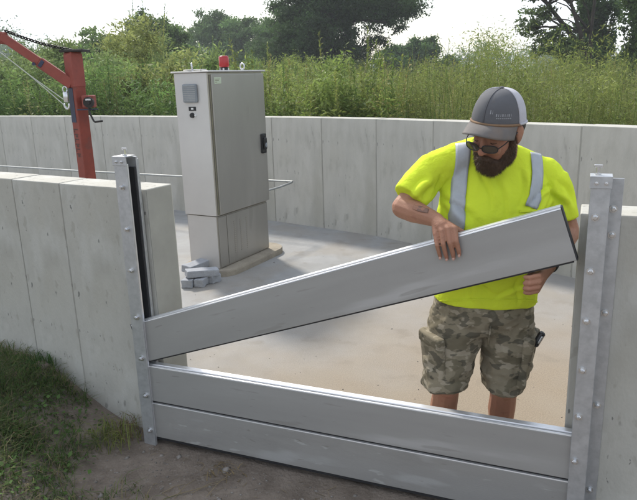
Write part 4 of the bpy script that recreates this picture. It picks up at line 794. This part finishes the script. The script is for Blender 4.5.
def strip(name, pts, widths, parent, mesh, mt, off=.0045, nw=7, step=.012, view=Vector((0, .9, -.436))):
    """a band laid on the cloth: points are dropped on to the surface from the front"""
    bv = BVHTree.FromPolygons([v.co for v in mesh.vertices], [p.vertices[:] for p in mesh.polygons]); pth = [Vector((*p, 0)) for p in pts]; rows = []; d = [0]
    for a, c in zip(pth, pth[1:]): d.append(d[-1] + (c - a).length)
    n_ = max(2, int(d[-1] / step))
    for i in range(n_ + 1):
        s = d[-1] * i / n_; k = next(j for j in range(len(d) - 1) if s <= d[j + 1] + 1e-6); f_ = (s - d[k]) / (d[k + 1] - d[k]); c = pth[k].lerp(pth[k + 1], f_); tv = (pth[min(k + 1, len(pth) - 1)] - pth[k]).normalized(); sd_ = Vector((-tv.y, tv.x, 0)); wd_ = widths[k] + (widths[k + 1] - widths[k]) * f_; row = []
        for j in range(nw):
            q_ = c + sd_ * wd_ * (j / (nw - 1) - .5); o_ = Vector((q_.x - PO.x, 2.53 - PO.y, q_.y)) - view * 1.2; hit = bv.ray_cast(o_, view)
            row.append((hit[0] + hit[1] * off) if hit[0] is not None else None)
        rows.append(row)
    m_ = MB(); vv = {}
    for i, row in enumerate(rows):
        for j, p in enumerate(row):
            if p is not None: vv[i, j] = m_.b.verts.new(p)
    for i in range(len(rows) - 1):
        for j in range(nw - 1):
            ks = [(i, j), (i, j + 1), (i + 1, j + 1), (i + 1, j)]
            if all(k in vv for k in ks):
                q_ = [vv[k] for k in ks]
                if max((q_[0].co - q_[2].co).length, (q_[1].co - q_[3].co).length) < .06: m_.b.faces.new(q_)
    r_ = m_.build(name, mt, parent, True); so_ = r_.modifiers.new('thick', 'SOLIDIFY'); so_.thickness = .0016; so_.offset = 1; return r_
strip('reflective_stripe', [(.590, 1.520), (.580, 1.42), (.562, 1.28), (.553, 1.17), (.550, 1.05), (.55, .90)], [.054, .055, .055, .052, .05, .05], so, shirt, M['stripe'])
strip('reflective_stripe', [(.884, 1.475), (.878, 1.38), (.858, 1.27), (.838, 1.222)], [.050, .052, .052, .052], so, shirt, M['stripe'])
strip('chest_pocket', [(.79, 1.205), (.91, 1.212)], [.012, .012], so, shirt, M['shirt'], .004)
strip('hem_seam', [(.50, .852), (.70, .838), (.90, .834)], [.006, .006, .006], so, shirt, M['shirt'], .002)
cl_ = MB().tube([H(0, 0, 0) * 0 + W(.745 + .078 * math.cos(a), 2.645 + .070 * math.sin(a), 1.452 - .03 * max(0, -math.sin(a)) - .05 * .078 * math.cos(a)) for a in [2 * math.pi * k / 24 for k in range(25)]], .010, 8).build('collar', M['shirt'], so, True)
# shorts
h_ = MB()
h_.loft([ell(W(.700, 2.63, .92), .185, .135), ell(W(.700, 2.632, .83), .206, .148), ell(W(.698, 2.635, .75), .222, .150), ell(W(.696, 2.635, .685), .21, .125)])
h_.loft([ell(W(.612, 2.64, .80), .115, .135), ell(W(.585, 2.632, .71), .119, .132), ell(W(.565, 2.622, .61), .111, .120), ell(W(.546, 2.612, .53), .108, .112), ell(W(.538, 2.608, .47), .099, .104), ell(W(.535, 2.608, .438), .096, .100, tilt=.06)])
h_.loft([ell(W(.785, 2.64, .80), .115, .135), ell(W(.802, 2.632, .70), .117, .132), ell(W(.805, 2.622, .60), .111, .120), ell(W(.804, 2.612, .52), .107, .112), ell(W(.790, 2.608, .45), .088, .100), ell(W(.786, 2.608, .412), .082, .096, tilt=-.06)])
shorts = fuse(h_, .007, 6, .5)
def ripple(me, seed, a1=.006, a2=.003, s=(1, 1, .7)):
    P = np.empty(len(me.vertices) * 3, np.float32); me.vertices.foreach_get('co', P); P = P.reshape(-1, 3).astype(float); Nn = np.empty(len(me.vertices) * 3, np.float32); me.vertices.foreach_get('normal', Nn); Nn = Nn.reshape(-1, 3)
    P += Nn * (a1 * vnoise(P * s, 11, seed) + a2 * vnoise(P * s, 27, seed + 1))[:, None]; me.vertices.foreach_set('co', P.astype(np.float32).ravel()); me.update()
ripple(shorts, 4, .010, .0065, (1, 1, 1.4)); ripple(shorts, 24, .0, .003, (2, 2, 2.6))
sh = link('shorts', shorts, M['camo'], person)
for (x, y, z, sx, sy, sz, rz_) in ((.478, 2.574, .585, .017, .075, .100, 22), (.878, 2.566, .560, .021, .082, .115, -26)):
    X = Matrix.Translation(W(x, y, z)) @ Matrix.Rotation(R(rz_), 4, 'Z') @ Matrix.Rotation(R(-5 if x < .6 else 7), 4, 'Y')
    k = MB().box(-sx, sx, -sy, sy, -sz, sz * .75, .016, X, 2); km = fuse(k, .005, 6); ripple(km, 9, .009, .005); kp = link('cargo_pocket', km, M['camo'], sh)
    k = MB().box(-sx - .002, sx + .002, -sy - .004, sy + .004, sz * .55, sz * 1.02, .008, X, 2); km = fuse(k, .005, 4); ripple(km, 19, .006, .003); link('pocket_flap', km, M['camo'], kp)
MB().box(-.011, .011, -.015, .015, -.035, .035, .006, Matrix.Translation(W(.905, 2.515, .672)) @ Matrix.Rotation(R(28), 4, 'Y')).build('knife_handle', M['black'], sh)
MB().box(-.004, .004, -.0185, -.0155, -.015, .02, .001, Matrix.Translation(W(.905, 2.515, .672)) @ Matrix.Rotation(R(28), 4, 'Y')).build('pocket_clip', M['knife'], sh)
MB().tube([W(.700, 2.505, .79), W(.694, 2.490, .72), W(.690, 2.500, .66)], .004, 6).build('fly_seam', M['camo'], sh, True)
M['tattoo'] = mat('faded_tattoo', (.30, .145, .09), .6, 0, .1, 20, spots=[(45, .48, .06, (.12, .075, .06), .7)])
strip('tattoo', [(.378, 1.243), (.405, 1.233), (.432, 1.222)], [.016, .026, .018], bo, body, M['tattoo'], .0006, 7, .005, Vector((0, .96, -.28)))
# wrist strap on his left arm
d = (WLI - EL).normalized(); c_ = WLI - d * .012
MB().tube([c_ - d * .016, c_ - d * .014, c_ + d * .014, c_ + d * .016], [.030, .0345, .0335, .029], 18).build('wrist_strap', M['black'], person, True)
# cap: front panels, mesh back, brim, button
cap = bpy.data.objects.new('cap', None); COL.objects.link(cap); cap.parent = person; cap.empty_display_size = .05
def crown_pt(az, t, k=1.0):
    """az from the front (0) round to the back (pi), t 0 rim .. 1 top"""
    e = t * math.pi / 2; c, s = math.cos(e) ** .72, math.sin(e)
    rx, rf, rb = .090 * k, .116 * k, .104 * k; x = rx * math.sin(az) * c; y = (rf if math.cos(az) > 0 else rb) * math.cos(az) * c
    rim = .030 + .016 * (math.cos(az) - 1) * .5 * 1.6
    return KM @ Vector((x, y - .010, rim + (.134 * k - rim) * s))
def crown_part(name, az0, az1, mt, k=1., n=22, m_=14):
    V = [crown_pt(az0 + (az1 - az0) * i / n, j / m_ * .985, k) for i in range(n + 1) for j in range(m_ + 1)]; F = [(i * (m_ + 1) + j, (i + 1) * (m_ + 1) + j, (i + 1) * (m_ + 1) + j + 1, i * (m_ + 1) + j + 1) for i in range(n) for j in range(m_)]
    o = MB().raw(V, F).build(name, mt, cap, True); sm_ = o.modifiers.new('thick', 'SOLIDIFY'); sm_.thickness = .0025; sm_.offset = -1; return o
A_ = R(78)
crown_part('front_panel', 0.004, A_, M['cap_grey']); crown_part('front_panel', -A_, -.004, M['cap_grey'])
crown_part('back_mesh', A_, R(180), M['cap_mesh'], .992); crown_part('back_mesh', -R(180), -A_, M['cap_mesh'], .992)
for a in (0, A_, -A_): MB().tube([crown_pt(a, j / 14 * .98, 1.006) for j in range(15)], .0016 if a == 0 else .0026, 5).build('seam', M['cap_grey'] if a == 0 else M['cap_mesh'], cap, True)
MB().tube([crown_pt(R(q_), .02, 1.0) for q_ in range(-78, 79, 6)], .0055, 6).build('sweatband_edge', M['sweat'], cap, True)
MB().tube([crown_pt(R(q_), .03, 1.0) for q_ in range(78, 283, 8)], .005, 6).build('back_band', M['cap_mesh'], cap, True)
MB().ball((0, -.010, .135), (.0085, .0085, .005), KM).build('button', M['cap_grey'], cap, True)
nu, nv = 24, 8; V = []
for i in range(nu + 1):
    a = R(-74 + 148 * i / nu); p0 = crown_pt(a, .0); loc0 = KM.inverted() @ p0
    for j in range(nv + 1):
        t_ = j / nv; ext = .072 * max(0.02, math.cos(a * 1.12)) ** .55
        l_ = loc0.x * (1 + .02 * t_); f_ = loc0.y + ext * t_; u_ = loc0.z - .016 * t_ - 3.6 * l_ * l_ * t_ + .004 * math.sin(t_ * 3.14)
        V.append(KM @ Vector((l_, f_, u_)))
F = [(i * (nv + 1) + j, (i + 1) * (nv + 1) + j, (i + 1) * (nv + 1) + j + 1, i * (nv + 1) + j + 1) for i in range(nu) for j in range(nv)]
br_ = MB().raw(V, F).build('brim', M['cap_brim'], cap, True); sm_ = br_.modifiers.new('thick', 'SOLIDIFY'); sm_.thickness = .004; sm_.offset = 0
# small pale embroidered mark low on his left front panel, too small to read in the photo
em = MB(); lx = R(14)
for k in range(11):
    az = lx + R(4.3) * k; tt = .20 + (.045 if k < 2 else 0); wdt = R(.8 if k % 3 else 1.3); hgt = .085 if k < 2 else .055
    if k == 2: continue
    q_ = [crown_pt(az - wdt, tt, 1.012), crown_pt(az + wdt, tt, 1.012), crown_pt(az + wdt * (.2 if k < 2 else 1), tt + hgt, 1.012), crown_pt(az - wdt * (.2 if k % 3 else 1), tt + hgt, 1.012)]; em.raw(q_, [(0, 1, 2, 3)])
for k in range(8):
    az = lx + R(14) + R(4) * k; em.raw([crown_pt(az - R(1.2), .155, 1.012), crown_pt(az + R(1.2), .155, 1.012), crown_pt(az + R(1.2), .175, 1.012), crown_pt(az - R(1.2), .175, 1.012)], [(0, 1, 2, 3)])
M['thread'] = mat('pale_thread', (.27, .27, .28), .8); em.build('embroidery', M['thread'], cap)
# glasses, slid a little down the nose
gl = bpy.data.objects.new('glasses', None); COL.objects.link(gl); gl.parent = person; gl.empty_display_size = .05
for sg in (1, -1):
    rim = []
    for k in range(25):
        a = 2 * math.pi * k / 24; x = .027 * math.copysign(abs(math.cos(a)) ** .7, math.cos(a)); z =   .0140 * math.copysign(abs(math.sin(a)) ** .8, math.sin(a)); rim.append(H(sg * .034 + x, (.123 - .55 * (sg * .034 + x) ** 2 * 6), -.006 + z))
    MB().tube(rim, .0021, 6).build('frame_rim', M['black'], gl, True)
    cen = H(sg * .034, .1215, -.006); le = MB(); le.raw([cen] + rim[:-1], [(0, 1 + k, 1 + (k + 1) % 24) for k in range(24)]); le.build('lens', M['lens'], gl, True)
    MB().tube([H(sg * .061, .110, -.004), H(sg * .074, .085, .004), H(sg * .082, .01, .012), H(sg * .083, -.015, .002)], .0022, 6).build('temple', M['black'], gl, True)
MB().tube([H(-.008, .1235, -.006), H(0, .1255, -.003), H(.008, .1235, -.006)], .002, 6).build('bridge', M['black'], gl, True)
# beard and the hair below the cap
bb = MB().ball((0, .066, -.098), (.046, .040, .040), HM).ball((0, .052, -.118), (.037, .036, .030), HM)
for sg in (1, -1): bb.capsule(H(sg * .050, .028, -.078), H(sg * .018, .070, -.104), .026, .032).ball((sg * .049, .026, -.074), (.020, .040, .042), HM).capsule(H(sg * .072, .012, .018), H(sg * .062, .024, -.06), .008, .016).capsule(H(sg * .006, .104, -.056), H(sg * .036, .080, -.084), .009, .012)
bb.ball((0, .103, -.060), (.024, .013, .013), HM).ball((0, .085, -.085), (.030, .026, .022), HM)
beard = fuse(bb, .005, 5); ripple(beard, 12, .005, .004)
be_ = link('beard', beard, M['beard'], person)
Vb = np.array([v.co for v in beard.vertices]); Nb = np.array([v.normal for v in beard.vertices]); ix = RNG.integers(0, len(Vb), 9000)
dn = np.array(-HU * .75 + HF * .25); dr = Nb[ix] * .75 + dn + RNG.normal(0, .28, (9000, 3)); dr /= np.linalg.norm(dr, axis=1)[:, None]; ln = RNG.uniform(.006, .018, 9000)[:, None]; sd_ = np.cross(dr, RNG.normal(size=(9000, 3))); sd_ /= np.linalg.norm(sd_, axis=1)[:, None]
p0 = Vb[ix] - Nb[ix] * .002 + RNG.normal(0, .0015, (9000, 3)); V = np.stack([p0 - sd_ * .0007, p0 + sd_ * .0007, p0 + dr * ln], 1).reshape(-1, 3)
link('whiskers', quads_mesh('whiskers', V, None, 3), M['beard'], be_)['kind'] = 'stuff'
hb = MB()
for sg in (1, -1): hb.ball((sg * .068, -.035, .012), (.014, .045, .040), HM)
hb.ball((0, -.078, -.005), (.062, .030, .05), HM)
hr = fuse(hb, .005, 4); ripple(hr, 14, .003, .002); link('hair', hr, M['hair'], person)
for sg in (1, -1):
    MB().tube([H(sg * .014, .097, .026), H(sg * .030, .0955, .031), H(sg * .050, .083, .026)], [.0035, .005, .003], 7).build('eyebrow', M['hair'], person, True)
    MB().tube([H(sg * .020, .0905, .004), H(sg * .031, .0945, .001), H(sg * .044, .087, .004)], .0016, 5).build('eyelash', M['hair'], bo, True)

# ------------------------------------------------------------------ thin summer haze round everything
hz = MB().box(-1900, 1900, -450, 2600, -1.4, 15); hm = bpy.data.materials.new('haze'); hm.use_nodes = True; t = hm.node_tree; t.nodes.clear()
pv = t.nodes.new('ShaderNodeVolumePrincipled'); pv.inputs['Color'].default_value = (.93, .96, 1, 1); pv.inputs['Density'].default_value = .0015
ho = t.nodes.new('ShaderNodeOutputMaterial'); t.links.new(pv.outputs['Volume'], ho.inputs['Volume'])
tag(hz.build('haze', hm), 'thin pale summer haze over the meadow', 'haze', kind='stuff')
